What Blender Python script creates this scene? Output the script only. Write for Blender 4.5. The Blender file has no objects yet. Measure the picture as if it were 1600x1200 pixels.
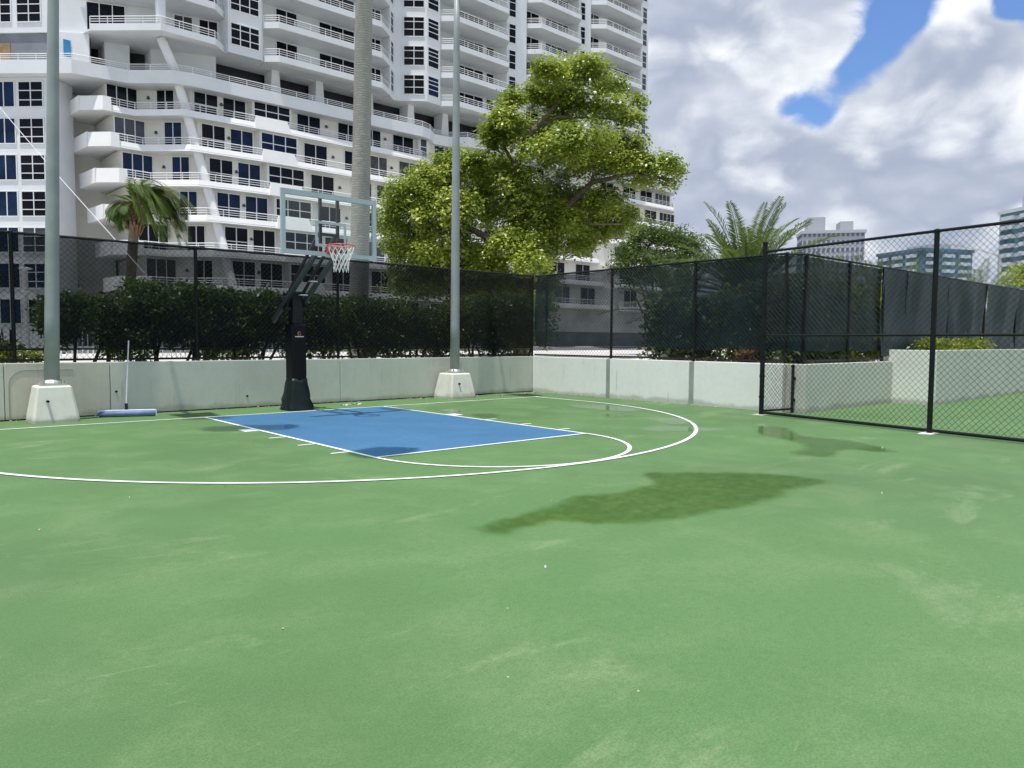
import bpy, math, random
import numpy as np
from mathutils import Vector, Matrix

random.seed(7)
RNG = np.random.default_rng(11)
SC = bpy.context.scene
COL = SC.collection
R = math.radians

# ------------------------------------------------------------------ camera
CAM = Vector((-6.406, -13.453, 1.412))
yaw, pitch, roll = 0.7213, -0.05916, 0.00612
f0 = Vector((math.sin(yaw), math.cos(yaw), 0)); r0 = Vector((math.cos(yaw), -math.sin(yaw), 0)); u0 = Vector((0, 0, 1))
fw = math.cos(pitch) * f0 + math.sin(pitch) * u0
up = math.cos(pitch) * u0 - math.sin(pitch) * f0
rt = math.cos(roll) * r0 + math.sin(roll) * up
up = math.cos(roll) * up - math.sin(roll) * r0
cd = bpy.data.cameras.new('camera')
cam = bpy.data.objects.new('camera', cd); COL.objects.link(cam)
m = Matrix.Identity(4)
for i in range(3):
    m[i][0] = rt[i]; m[i][1] = up[i]; m[i][2] = -fw[i]; m[i][3] = CAM[i]
cam.matrix_world = m
cd.sensor_width = 36.0; cd.lens = 36.0 * 1158.0 / 1600.0
cd.clip_start = 0.05; cd.clip_end = 6000
SC.camera = cam

# ------------------------------------------------------------------ sun, sky, exposure
SUN_DIR = Vector((-0.62, -0.20, 3.05)).normalized()      # towards the sun
SUN_EL = math.asin(SUN_DIR.z); SUN_AZ = math.atan2(SUN_DIR.x, SUN_DIR.y)
sl = bpy.data.lights.new('sun', 'SUN'); sl.energy = 4.2; sl.angle = R(0.55); sl.color = (1.0, 0.965, 0.91)
so = bpy.data.objects.new('sun', sl); COL.objects.link(so)
so.rotation_euler = SUN_DIR.to_track_quat('Z', 'Y').to_euler(); so.location = (0, 0, 80)
SC.view_settings.view_transform = 'Standard'; SC.view_settings.look = 'None'
SC.view_settings.exposure = 0.15
SC.cycles.max_bounces = 6; SC.cycles.diffuse_bounces = 3; SC.cycles.glossy_bounces = 3; SC.cycles.transparent_max_bounces = 12
SC.view_settings.gamma = 1.0; SC.view_settings.use_curve_mapping = False


class NT:
    """tiny node-tree helper"""
    def __init__(s, tree):
        s.t = tree; s.n = tree.nodes; s.l = tree.links

    def new(s, typ, **kw):
        nd = s.n.new('ShaderNode' + typ)
        for k, v in kw.items(): setattr(nd, k, v)
        return nd

    def put(s, sock, v):
        if v is None: return
        if hasattr(v, 'is_output') or isinstance(v, bpy.types.NodeSocket): s.l.new(v, sock)
        else:
            if isinstance(v, (tuple, list)) and len(v) == 3 and sock.type == 'RGBA': v = (*v, 1)
            sock.default_value = v

    def math(s, op, a, b=None, c=None, clamp=False):
        nd = s.new('Math', operation=op, use_clamp=clamp)
        s.put(nd.inputs[0], a); s.put(nd.inputs[1], b); s.put(nd.inputs[2], c)
        return nd.outputs[0]

    def vmath(s, op, a, b=None, scale=None):
        nd = s.new('VectorMath', operation=op)
        s.put(nd.inputs[0], a)
        if b is not None: s.put(nd.inputs[1], b)
        if scale is not None: s.put(nd.inputs['Scale'], scale)
        return nd.outputs['Value'] if op in ('DOT_PRODUCT', 'LENGTH', 'DISTANCE') else nd.outputs[0]

    def ss(s, x, lo, hi, a=0.0, b=1.0):
        nd = s.new('MapRange', interpolation_type='SMOOTHSTEP')
        s.put(nd.inputs['Value'], x); s.put(nd.inputs['From Min'], lo); s.put(nd.inputs['From Max'], hi)
        s.put(nd.inputs['To Min'], a); s.put(nd.inputs['To Max'], b)
        return nd.outputs[0]

    def mix(s, fac, a, b, mode='MIX'):
        nd = s.new('Mix', data_type='RGBA', blend_type=mode)
        s.put(nd.inputs[0], fac); s.put(nd.inputs[6], a); s.put(nd.inputs[7], b)
        return nd.outputs[2]

    def noise(s, vec, scale, detail=4, rough=0.5, dist=0.0):
        nd = s.new('TexNoise')
        s.put(nd.inputs['Vector'], vec); s.put(nd.inputs['Scale'], scale); s.put(nd.inputs['Detail'], detail)
        s.put(nd.inputs['Roughness'], rough); s.put(nd.inputs['Distortion'], dist)
        return nd.outputs[0]


wd = bpy.data.worlds.new('World'); SC.world = wd; wd.use_nodes = True
wt = NT(wd.node_tree); wt.n.clear()
sky = wt.new('TexSky', sky_type='NISHITA', sun_disc=False, sun_elevation=SUN_EL, sun_rotation=SUN_AZ)
sky.air_density = 1.25; sky.dust_density = 0.6; sky.ozone_density = 3.0
SKYS = 0.12
tc = wt.new('TexCoord'); D = tc.outputs['Generated']


def sdir(px, py):          # unit world direction of a piece of sky
    v = fw + rt * ((px - 800) / 1158) - up * ((py - 600) / 1158)
    return v.normalized()


sc_ = wt.vmath('MULTIPLY', D, (1, 1, 1.55))
warp = wt.new('TexNoise'); wt.put(warp.inputs['Vector'], sc_); warp.inputs['Scale'].default_value = 7.0; warp.inputs['Detail'].default_value = 2
Q = wt.vmath('ADD', sc_, wt.vmath('SCALE', wt.vmath('SUBTRACT', warp.outputs['Color'], (0.5, 0.5, 0.5)), scale=0.09))
nA = wt.noise(Q, 3.1, 4, 0.55); nB = wt.noise(Q, 10.0, 5, 0.62)
pf_ = wt.new('TexVoronoi', feature='F1'); wt.put(pf_.inputs['Vector'], Q); pf_.inputs['Scale'].default_value = 8.5
pf_.inputs['Detail'].default_value = 1.6; pf_.inputs['Roughness'].default_value = 0.5
puff = wt.math('SUBTRACT', 0.62, pf_.outputs['Distance'])
nz = wt.math('ADD', nA, wt.math('MULTIPLY', nB, 0.30))
gap = None
# clear gaps and billowing heads, each at its own bearing in the sky: (px, py, radius, weight)
for (px, py, rad, wgt) in [(1250, 172, .030, -.27), (1292, 190, .022, -.20), (1330, 112, .030, -.26), (1385, 58, .036, -.28), (1430, 18, .034, -.26), (1060, 40, .07, .18), (1200, 40, .06, .12), (1600, -5, .03, -.26), (1520, 45, .05, .16),
                           (1480, 140, .08, .18), (1210, 250, .07, .12), (1110, 320, .06, .12), (1150, 110, .12, .12), (1420, 330, .16, .10)]:
    v_ = sdir(px, py)
    dd = wt.vmath('DISTANCE', Q, (v_.x, v_.y, v_.z * 1.55))
    g = wt.math('MULTIPLY', wt.ss(dd, 0.0, rad * 2.1, 1.0, 0.0), wgt)
    gap = g if gap is None else wt.math('ADD', gap, g)
sepd = wt.new('SeparateXYZ'); wt.put(sepd.inputs[0], D)
low = wt.ss(sepd.outputs[2], 0.06, 0.24, 0.14, 0.0)
gap = wt.math('ADD', gap, low)
den = wt.math('ADD', wt.math('ADD', nz, gap), wt.math('MULTIPLY', puff, 0.16))
Q2 = wt.vmath('ADD', Q, (-0.014, 0.014, 0.055))
nz2 = wt.math('ADD', wt.noise(Q2, 3.1, 3, 0.55), wt.math('MULTIPLY', wt.noise(Q2, 10.0, 2, 0.62), 0.30))
cover = wt.ss(den, 0.485, 0.615)
relief = wt.math('ADD', wt.math('SUBTRACT', nz, nz2), wt.math('MULTIPLY', wt.math('SUBTRACT', nB, 0.5), 0.10))
relief = wt.math('ADD', wt.math('MULTIPLY', relief, 0.75), wt.math('MULTIPLY', puff, 0.22))
lit = wt.ss(relief, -0.12, 0.12)
edge = wt.ss(den, 0.56, 0.74, 1.0, 0.0)
lit = wt.math('ADD', lit, wt.math('MULTIPLY', edge, 0.25), clamp=True)
ccol = wt.mix(lit, (0.38, 0.435, 0.56), (0.91, 0.94, 0.98))
ccol = wt.vmath('SCALE', ccol, scale=1.0 / SKYS)
skc = wt.mix(1.0, sky.outputs[0], (0.74, 0.90, 1.20), 'MULTIPLY')
skyc = wt.mix(cover, skc, ccol)
bg = wt.new('Background'); wt.put(bg.inputs[0], skyc); bg.inputs[1].default_value = SKYS
wd.cycles.sampling_method = "MANUAL"; wd.cycles.sample_map_resolution = 512
wo = wt.new('OutputWorld'); wt.l.new(bg.outputs[0], wo.inputs[0])


# ------------------------------------------------------------------ materials
MATS = {}


def mat(name):
    mm = bpy.data.materials.new(name); mm.use_nodes = True
    t = NT(mm.node_tree); t.n.clear()
    out = t.new('OutputMaterial')
    MATS[name] = mm
    return mm, t, out


def princ(t, out, col, rough=0.6, metal=0.0, spec=0.5, bump=None, bstr=0.2, bdist=0.01):
    b = t.new('BsdfPrincipled')
    t.put(b.inputs['Base Color'], col); t.put(b.inputs['Roughness'], rough); t.put(b.inputs['Metallic'], metal)
    t.put(b.inputs['Specular IOR Level'], spec)
    if bump is not None:
        bn = t.new('Bump'); bn.inputs['Strength'].default_value = bstr; bn.inputs['Distance'].default_value = bdist
        t.put(bn.inputs['Height'], bump); t.l.new(bn.outputs[0], b.inputs['Normal'])
    t.l.new(b.outputs[0], out.inputs[0])
    return b


def simple(name, col, rough=0.6, metal=0.0, spec=0.5, var=0.12, vs=3.0, bstr=0.0, bscale=40, bdist=0.004):
    mm, t, out = mat(name)
    p = t.new('NewGeometry').outputs['Position']
    n = t.noise(p, vs, 3, 0.6)
    c = t.mix(t.ss(n, 0.3, 0.7), tuple(x * (1 - var) for x in col), tuple(min(1, x * (1 + var)) for x in col))
    princ(t, out, c, rough, metal, spec, t.noise(p, bscale, 3) if bstr else None, bstr, bdist)
    return mm


def painted(name, col, stain, amt=0.5, rough=0.7, vs=1.3, streak=6.0):
    """painted concrete: blotches, vertical run stains, fine texture"""
    mm, t, out = mat(name)
    p = t.new('NewGeometry').outputs['Position']
    n1 = t.noise(p, vs, 6, 0.62)
    st = t.noise(t.vmath('MULTIPLY', p, (streak, streak, 0.35)), 1.0, 5, 0.6)
    n3 = t.noise(p, 9.0, 4, 0.6)
    f = t.math('MULTIPLY', t.math('ADD', t.ss(n1, 0.40, 0.75), t.ss(st, 0.52, 0.8)), amt, clamp=True)
    c = t.mix(f, col, stain)
    c = t.mix(t.ss(n3, 0.35, 0.7, 0, 0.14), c, tuple(x * .7 for x in col))
    drip = t.noise(t.vmath('MULTIPLY', t.vmath('ADD', p, (1.7, 2.9, 0)), (16, 16, 0.5)), 1.0, 4, 0.6)
    c = t.mix(t.math('MULTIPLY', t.ss(drip, 0.60, 0.72), t.ss(n1, 0.45, 0.6, 0, 0.55)), c, tuple(x * .62 for x in stain))
    sep = t.new('SeparateXYZ'); t.put(sep.inputs[0], p)
    splash = t.math('SUBTRACT', t.math('MULTIPLY', n1, 0.32), sep.outputs[2])
    c = t.mix(t.ss(splash, 0.02, 0.13, 0, 0.45), c, (0.20, 0.19, 0.14))
    princ(t, out, c, rough, 0, 0.3, t.noise(p, 60, 4, 0.6), 0.25, 0.004)
    return mm


def court_mat(name, col, light, dark, fade=1.0):
    mm, t, out = mat(name)
    p = t.new('NewGeometry').outputs['Position']
    big = t.noise(p, 0.20, 4, 0.55)
    mid = t.noise(p, 1.3, 6, 0.66, 0.4)
    sw = t.noise(t.vmath('MULTIPLY', p, (1.0, 2.2, 1.0)), 0.55, 7, 0.68, 0.6)
    mark = t.noise(t.vmath('MULTIPLY', t.vmath('ADD', p, (3.1, 7.7, 0)), (2.2, 6.5, 1.0)), 1.5, 5, 0.72, 1.2)
    fine = t.noise(p, 22, 5, 0.8)
    gr = t.noise(p, 95, 3, 0.85)
    c = t.mix(t.ss(big, 0.38, 0.62, 0.0, 0.62 * fade), col, dark)
    c = t.mix(t.ss(mid, 0.42, 0.70, 0.0, 0.34 * fade), c, light)
    c = t.mix(t.ss(sw, 0.575, 0.69, 0.0, 0.72 * fade), c, light)
    c = t.mix(t.math('MULTIPLY', t.ss(mark, 0.60, 0.70), t.ss(sw, 0.46, 0.60, 0, 0.65 * fade)), c, light)
    c = t.mix(t.ss(fine, 0.40, 0.66, 0.0, 0.42), c, dark)
    c = t.mix(t.ss(gr, 0.40, 0.64, 0.0, 0.50), c, dark)
    c = t.mix(t.ss(gr, 0.60, 0.36, 0.0, 0.16), c, light)
    vor = t.new('TexVoronoi', feature='F1'); t.put(vor.inputs['Vector'], p); vor.inputs['Scale'].default_value = 3.1
    c = t.mix(t.math('MULTIPLY', t.math('LESS_THAN', vor.outputs['Distance'], 0.018), 0.7), c, (0.55, 0.55, 0.42))
    vo2 = t.new('TexVoronoi', feature='F1'); t.put(vo2.inputs['Vector'], t.vmath('ADD', p, (5, 3, 0))); vo2.inputs['Scale'].default_value = 2.1
    c = t.mix(t.math('MULTIPLY', t.math('LESS_THAN', vo2.outputs['Distance'], 0.014), 0.8), c, (0.03, 0.035, 0.02))
    princ(t, out, c, t.ss(mid, 0.3, 0.7, 0.60, 0.78), 0, 0.32, gr, 0.35, 0.003)
    return mm


court_mat('court_green', (0.094, 0.205, 0.068), (0.205, 0.290, 0.142), (0.062, 0.130, 0.043))
court_mat('court_blue', (0.047, 0.160, 0.300), (0.085, 0.21, 0.34), (0.033, 0.115, 0.225), 0.8)
mm, t, out = mat('line_white')
p = t.new('NewGeometry').outputs['Position']
c = t.mix(t.ss(t.noise(p, 14, 5, 0.7), 0.52, 0.70, 0, 0.45), (0.78, 0.80, 0.78), (0.42, 0.50, 0.40))
princ(t, out, t.mix(t.ss(t.noise(p, 1.1, 3), 0.5, 0.7, 0, 0.25), c, (0.52, 0.55, 0.48)), 0.65)
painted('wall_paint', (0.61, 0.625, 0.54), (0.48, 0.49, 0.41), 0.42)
painted('wall_paint_bright', (0.88, 0.885, 0.82), (0.72, 0.74, 0.68), 0.38)  # same wall paint lightened, sunlight on these faces put into the colour
painted('wall_patch', (0.60, 0.58, 0.48), (0.46, 0.46, 0.37), 0.5)
simple('joint_grey', (0.30, 0.33, 0.30), 0.8)
painted('pedestal', (0.70, 0.70, 0.62), (0.45, 0.43, 0.36), 0.40, 0.85, 2.2, 9)
simple('pole_paint', (0.29, 0.315, 0.315), 0.5, var=0.10, vs=2.0)
simple('galvanised', (0.50, 0.50, 0.47), 0.45, 0.7)
simple('fence_black', (0.004, 0.006, 0.007), 0.55, spec=0.3, var=0.3)
simple('pad_black', (0.0022, 0.0035, 0.006), 0.5, spec=0.22, var=0.25, vs=6)
simple('skirt_green_black', (0.004, 0.011, 0.010), 0.45, spec=0.3, var=0.25, vs=6)
simple('steel_black', (0.004, 0.005, 0.007), 0.4, spec=0.35, var=0.2)
simple('steel_grey', (0.035, 0.043, 0.05), 0.35, 0.3, var=0.2)
simple('board_frame', (0.43, 0.51, 0.53), 0.45, var=0.05)
simple('rim_red', (0.62, 0.085, 0.055), 0.4, var=0.15)
simple('net_white', (0.80, 0.80, 0.77), 0.8, var=0.05)
simple('logo_orange', (0.72, 0.12, 0.03), 0.5, var=0.05)
simple('logo_white', (0.72, 0.70, 0.66), 0.5, var=0.05)
simple('roller_blue', (0.16, 0.22, 0.42), 0.6, var=0.2)
simple('roller_white', (0.62, 0.68, 0.80), 0.5)
simple('alu', (0.66, 0.68, 0.68), 0.35, 0.6)
simple('condo_white', (0.77, 0.79, 0.795), 0.75, var=0.035, vs=0.6)
simple('condo_sunlit', (0.86, 0.86, 0.84), 0.75, var=0.03, vs=0.6)  # same white lightened, sun on the podium fronts put into the colour
simple('condo_cream', (0.80, 0.775, 0.70), 0.8, var=0.04, vs=0.5)
simple('condo_grey', (0.22, 0.235, 0.26), 0.85, var=0.15, vs=0.6)
simple('plywood', (0.34, 0.22, 0.12), 0.8, var=0.2, vs=2)
simple('tarp_blue', (0.05, 0.28, 0.55), 0.5)
simple('rail_white', (0.80, 0.81, 0.81), 0.5, var=0.02)
simple('sconce_dark', (0.06, 0.05, 0.04), 0.5)
simple('glass_dark', (0.005, 0.007, 0.012), 0.08, spec=0.14, var=0.5, vs=0.4, bstr=0.0)
simple('glass_blue', (0.007, 0.020, 0.055), 0.12, spec=0.16, var=0.5, vs=0.5, bstr=0.0)
simple('glass_curtain', (0.075, 0.073, 0.066), 0.2, spec=0.2, var=0.4, vs=2.0)
simple('glass_teal', (0.085, 0.165, 0.20), 0.15, var=0.3, vs=0.05, bstr=0.0)
simple('glass_grey', (0.045, 0.055, 0.075), 0.2, var=0.4, vs=0.3, bstr=0.0)
simple('void_dark', (0.014, 0.016, 0.020), 0.3, var=0.4, vs=0.4)
simple('plaza', (0.52, 0.51, 0.48), 0.85, var=0.10, vs=0.5)
simple('asphalt', (0.075, 0.075, 0.072), 0.85, var=0.2, vs=0.6)
simple('soil', (0.10, 0.075, 0.05), 0.95, var=0.3, vs=3)
simple('ground', (0.30, 0.30, 0.27), 0.9, var=0.2, vs=0.05)
simple('far_concrete_hazed', (0.42, 0.44, 0.47), 0.85, var=0.04, vs=0.05)  # concrete tinted bluer and darker to stand for distance haze
simple('far_white_hazed', (0.52, 0.57, 0.60), 0.8, var=0.04, vs=0.05)  # white toned towards blue the same way, haze put into the colour
simple('far_window', (0.13, 0.16, 0.22), 0.7, var=0.06, vs=0.05)  # bluish dark glass of the grey high-rise windows
simple('bark', (0.17, 0.13, 0.095), 0.9, var=0.3, vs=6, bstr=0.6, bscale=14, bdist=0.03)
simple('stem_dark', (0.07, 0.055, 0.04), 0.9, var=0.3, vs=8)
simple('palm_boot', (0.20, 0.125, 0.075), 0.95, var=0.4, vs=9, bstr=0.7, bscale=18, bdist=0.03)
simple('fibre_dry', (0.36, 0.27, 0.16), 0.9, var=0.3, vs=9)
simple('litter', (0.36, 0.30, 0.18), 0.9, var=0.5, vs=12)
simple('scrap_white', (0.72, 0.73, 0.70), 0.7)
simple('red_paint', (0.45, 0.05, 0.04), 0.5)
simple('pink_bloom', (0.50, 0.16, 0.16), 0.8, var=0.3, vs=7)


def leaf_mat(name, c1, c2, c3, trans=0.35, rough=0.45, spec=0.35):
    mm, t, out = mat(name)
    g = t.new('NewGeometry')
    rp = t.new('ValToRGB'); e = rp.color_ramp.elements
    e[0].position = 0.0; e[0].color = (*c1, 1); e[1].position = 1.0; e[1].color = (*c3, 1)
    k = e.new(0.55); k.color = (*c2, 1)
    n = t.noise(g.outputs['Position'], 0.9, 3, 0.5)
    f = t.math('ADD', t.math('MULTIPLY', g.outputs['Random Per Island'], 0.50), t.math('MULTIPLY', t.ss(n, 0.3, 0.7), 0.50))
    t.put(rp.inputs[0], f)
    b = t.new('BsdfPrincipled'); t.put(b.inputs['Base Color'], rp.outputs[0]); b.inputs['Roughness'].default_value = rough
    b.inputs['Specular IOR Level'].default_value = spec
    tr = t.new('BsdfTranslucent'); t.put(tr.inputs[0], t.mix(0.5, rp.outputs[0], (0.30, 0.42, 0.03)))
    mx = t.new('MixShader'); mx.inputs[0].default_value = trans
    t.l.new(b.outputs[0], mx.inputs[1]); t.l.new(tr.outputs[0], mx.inputs[2]); t.l.new(mx.outputs[0], out.inputs[0])
    return mm


leaf_mat('leaf_tree', (0.095, 0.155, 0.026), (0.32, 0.40, 0.055), (0.56, 0.57, 0.12), 0.34, 0.34, 0.5)
leaf_mat('leaf_pink', (0.10, 0.07, 0.04), (0.30, 0.11, 0.10), (0.50, 0.20, 0.20), 0.2)
leaf_mat('leaf_hedge', (0.05, 0.10, 0.018), (0.10, 0.18, 0.03), (0.22, 0.30, 0.07), 0.25, 0.35, 0.5)
leaf_mat('leaf_dark', (0.035, 0.07, 0.018), (0.065, 0.115, 0.025), (0.11, 0.15, 0.04), 0.3)
leaf_mat('leaf_date', (0.055, 0.095, 0.035), (0.10, 0.155, 0.055), (0.20, 0.25, 0.11), 0.25, 0.4, 0.5)
leaf_mat('leaf_palm', (0.030, 0.065, 0.014), (0.070, 0.13, 0.026), (0.15, 0.20, 0.05), 0.25, 0.4, 0.5)
leaf_mat('leaf_lime', (0.12, 0.19, 0.02), (0.22, 0.27, 0.04), (0.36, 0.36, 0.07), 0.3)

# ringed royal palm trunk
mm, t, out = mat('palm_trunk')
p = t.new('NewGeometry').outputs['Position']
wv = t.new('TexWave', wave_type='BANDS', bands_direction='Z', wave_profile='SAW')
t.put(wv.inputs['Vector'], p); wv.inputs['Scale'].default_value = 4.6; wv.inputs['Distortion'].default_value = 5.0
wv.inputs['Detail'].default_value = 4; wv.inputs['Detail Scale'].default_value = 1.6
n = t.noise(t.vmath('MULTIPLY', p, (1, 1, 0.4)), 5, 5, 0.65)
c = t.mix(t.ss(wv.outputs[1], 0.0, 1.0), (0.33, 0.31, 0.27), (0.50, 0.485, 0.44))
c = t.mix(t.ss(wv.outputs[1], 0.90, 0.99, 0, 0.7), c, (0.20, 0.185, 0.16))
c = t.mix(t.ss(n, 0.45, 0.72, 0, 0.55), c, (0.29, 0.275, 0.25))
princ(t, out, c, 0.85, 0, 0.2, wv.outputs[1], 0.6, 0.02)

# windscreen cloth: open-weave polyethylene
mm, t, out = mat('windscreen')
p = t.new('NewGeometry').outputs['Position']
n = t.noise(p, 1.4, 5, 0.6)
col = t.mix(t.ss(n, 0.35, 0.7), (0.003, 0.012, 0.017), (0.008, 0.024, 0.031))
b = t.new('BsdfPrincipled'); t.put(b.inputs['Base Color'], col); b.inputs['Roughness'].default_value = 0.6; b.inputs['Specular IOR Level'].default_value = 0.25
tr = t.new('BsdfTransparent'); tr.inputs[0].default_value = (0.92, 0.98, 1.0, 1)
mx = t.new('MixShader'); t.put(mx.inputs[0], t.ss(n, 0.3, 0.75, 0.77, 0.86))
t.l.new(tr.outputs[0], mx.inputs[1]); t.l.new(b.outputs[0], mx.inputs[2]); t.l.new(mx.outputs[0], out.inputs[0])
MATS['windscreen_thick'] = mm.copy(); MATS['windscreen_thick'].name = 'windscreen_thick'
wb_ = mm.copy(); wb_.name = 'windscreen_back'; MATS['windscreen_back'] = wb_
for nd in wb_.node_tree.nodes:
    if nd.bl_idname == 'ShaderNodeMix': nd.inputs[6].default_value = (0.0015, 0.004, 0.005, 1); nd.inputs[7].default_value = (0.004, 0.009, 0.011, 1)
    if nd.bl_idname == 'ShaderNodeBsdfPrincipled': nd.inputs['Specular IOR Level'].default_value = 0.10
for nd in MATS['windscreen_thick'].node_tree.nodes:
    if nd.bl_idname == 'ShaderNodeMapRange' and abs(nd.inputs['To Min'].default_value - 0.77) < 1e-4:
        nd.inputs['To Min'].default_value = 0.85; nd.inputs['To Max'].default_value = 0.92

mm, t, out = mat('windscreen_cover')
p = t.new('NewGeometry').outputs['Position']
n = t.noise(p, 1.4, 5, 0.6)
princ(t, out, t.mix(t.ss(n, 0.35, 0.7), (0.010, 0.023, 0.030), (0.020, 0.037, 0.044)), 0.5, 0, 0.35)

# clear backboard sheet
mm, t, out = mat('board_glass')
tr = t.new('BsdfTransparent'); tr.inputs[0].default_value = (0.93, 0.965, 0.95, 1)
gl = t.new('BsdfGlossy'); gl.inputs['Roughness'].default_value = 0.03
fr = t.new('Fresnel'); fr.inputs[0].default_value = 1.45
mx = t.new('MixShader'); t.put(mx.inputs[0], t.math('MULTIPLY', fr.outputs[0], 0.8))
t.l.new(tr.outputs[0], mx.inputs[1]); t.l.new(gl.outputs[0], mx.inputs[2]); t.l.new(mx.outputs[0], out.inputs[0])


def water_mat(name, tint, gloss, rough, streak=0.0):
    """a film of water: darkens what lies under it, mirrors the sky at a low angle; thins out to the rim"""
    mm, t, out = mat(name)
    p = t.new('NewGeometry').outputs['Position']
    at = t.new('Attribute', attribute_name='depth').outputs['Fac']
    n = t.noise(p, 3.0, 6, 0.65)
    n2 = t.noise(p, 9.0, 5, 0.7)
    a = t.ss(t.math('ADD', at, t.math('MULTIPLY', t.math('SUBTRACT', n, 0.5), 0.85)), 0.08, 0.50)
    tn = t.mix(t.ss(n2, 0.35, 0.7, 0, streak), tint, tuple(min(1, x * 1.35) for x in tint))
    tcol = t.mix(a, (1, 1, 1), tn)
    tr = t.new('BsdfTransparent'); t.put(tr.inputs[0], tcol)
    gl = t.new('BsdfGlossy'); gl.inputs['Roughness'].default_value = rough
    fr = t.new('Fresnel'); fr.inputs[0].default_value = 1.33
    bn = t.new('Bump'); bn.inputs['Strength'].default_value = 0.05; bn.inputs['Distance'].default_value = 0.002
    t.put(bn.inputs['Height'], n2); t.l.new(bn.outputs[0], gl.inputs['Normal'])
    mx = t.new('MixShader'); t.put(mx.inputs[0], t.math('MULTIPLY', t.math('MULTIPLY', fr.outputs[0], gloss), a))
    t.l.new(tr.outputs[0], mx.inputs[1]); t.l.new(gl.outputs[0], mx.inputs[2]); t.l.new(mx.outputs[0], out.inputs[0])
    return mm


water_mat('damp', (0.68, 0.71, 0.56), 0.10, 0.35, 0.6)
water_mat('wet_shallow', (0.80, 0.82, 0.72), 0.55, 0.08, 0.3)
water_mat('wet_deep', (0.66, 0.70, 0.73), 0.30, 0.06, 0.2)
water_mat('pool_bright', (0.93, 0.95, 0.90), 0.85, 0.04, 0.2)


# ------------------------------------------------------------------ mesh helpers
def wloc(o):
    v = Vector((0, 0, 0))
    while o is not None:
        v += o.location; o = o.parent
    return v


def link(name, me, parent=None, loc=(0, 0, 0), rz=0.0):
    o = bpy.data.objects.new(name, me); COL.objects.link(o)
    if parent is not None: o.parent = parent
    o.location = loc
    if rz: o.rotation_euler = (0, 0, rz)
    return o


def tag(o, label=None, cat=None, group=None, kind=None):
    if label: o['label'] = label
    if cat: o['category'] = cat
    if group: o['group'] = group
    if kind: o['kind'] = kind
    return o


def thing(name, loc, label, cat, group=None):
    o = bpy.data.objects.new(name, None); COL.objects.link(o); o.location = loc
    o.empty_display_size = 0.3
    return tag(o, label, cat, group)


class MB:
    def __init__(s): s.v = []; s.f = []

    def add(s, vs, fs):
        k = len(s.v); s.v += [tuple(v) for v in vs]; s.f += [tuple(i + k for i in f) for f in fs]; return s

    def box(s, x0, x1, y0, y1, z0, z1):
        return s.add([(x0, y0, z0), (x1, y0, z0), (x1, y1, z0), (x0, y1, z0), (x0, y0, z1), (x1, y0, z1), (x1, y1, z1), (x0, y1, z1)],
                     [(0, 3, 2, 1), (4, 5, 6, 7), (0, 1, 5, 4), (1, 2, 6, 5), (2, 3, 7, 6), (3, 0, 4, 7)])

    def bar(s, a, b, w, h, upv=(0, 0, 1)):
        """rectangular bar from a to b"""
        a = Vector(a); b = Vector(b); d = (b - a).normalized(); u = Vector(upv)
        sd = d.cross(u)
        if sd.length < 1e-4: sd = d.cross(Vector((1, 0, 0)))
        sd.normalize(); u = sd.cross(d)
        vs = []
        for q in (a, b):
            for (i, j) in ((-1, -1), (1, -1), (1, 1), (-1, 1)): vs.append(q + sd * (i * w / 2) + u * (j * h / 2))
        return s.add(vs, [(0, 1, 2, 3), (7, 6, 5, 4), (0, 4, 5, 1), (1, 5, 6, 2), (2, 6, 7, 3), (3, 7, 4, 0)])

    def tube(s, pts, rad, n=8, cap=True):
        pts = [Vector(p) for p in pts]
        if not hasattr(rad, '__len__'): rad = [rad] * len(pts)
        vs = []; fs = []; prev = None
        for i, p in enumerate(pts):
            d = (pts[min(i + 1, len(pts) - 1)] - pts[max(i - 1, 0)]).normalized()
            if prev is None:
                u = d.cross(Vector((0, 0, 1)) if abs(d.z) < 0.95 else Vector((1, 0, 0))).normalized()
            else:
                u = (prev - d * prev.dot(d)).normalized()
            prev = u; w = d.cross(u)
            for k in range(n):
                a = 2 * math.pi * k / n
                vs.append(p + (u * math.cos(a) + w * math.sin(a)) * rad[i])
        for i in range(len(pts) - 1):
            for k in range(n):
                a = i * n + k; b = i * n + (k + 1) % n
                fs.append((a, b, b + n, a + n))
        if cap:
            fs.append(tuple(range(n - 1, -1, -1))); fs.append(tuple((len(pts) - 1) * n + k for k in range(n)))
        return s.add(vs, fs)

    def prism(s, poly, z0, z1, zb=None):
        n = len(poly)
        ar = sum(poly[i][0] * poly[(i + 1) % n][1] - poly[(i + 1) % n][0] * poly[i][1] for i in range(n))
        if ar < 0: poly = poly[::-1]
        vs = [(x, y, z0) for x, y in poly] + [(x, y, z1) for x, y in poly]
        fs = [tuple(range(n - 1, -1, -1)), tuple(range(n, 2 * n))]
        fs += [(i, (i + 1) % n, n + (i + 1) % n, n + i) for i in range(n)]
        return s.add(vs, fs)

    def build(s, name, material, parent=None, smooth=False, bevel=0.0):
        base = wloc(parent) if parent is not None else Vector((0, 0, 0))
        me = bpy.data.meshes.new(name)
        me.from_pydata([(x - base.x, y - base.y, z - base.z) for x, y, z in s.v], [], s.f)
        me.materials.append(MATS[material])
        if smooth: me.polygons.foreach_set('use_smooth', [True] * len(me.polygons))
        me.update()
        o = link(name, me, parent)
        if bevel:
            md = o.modifiers.new('bevel', 'BEVEL'); md.width = bevel; md.segments = 2; md.limit_method = 'ANGLE'
        return o


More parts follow.
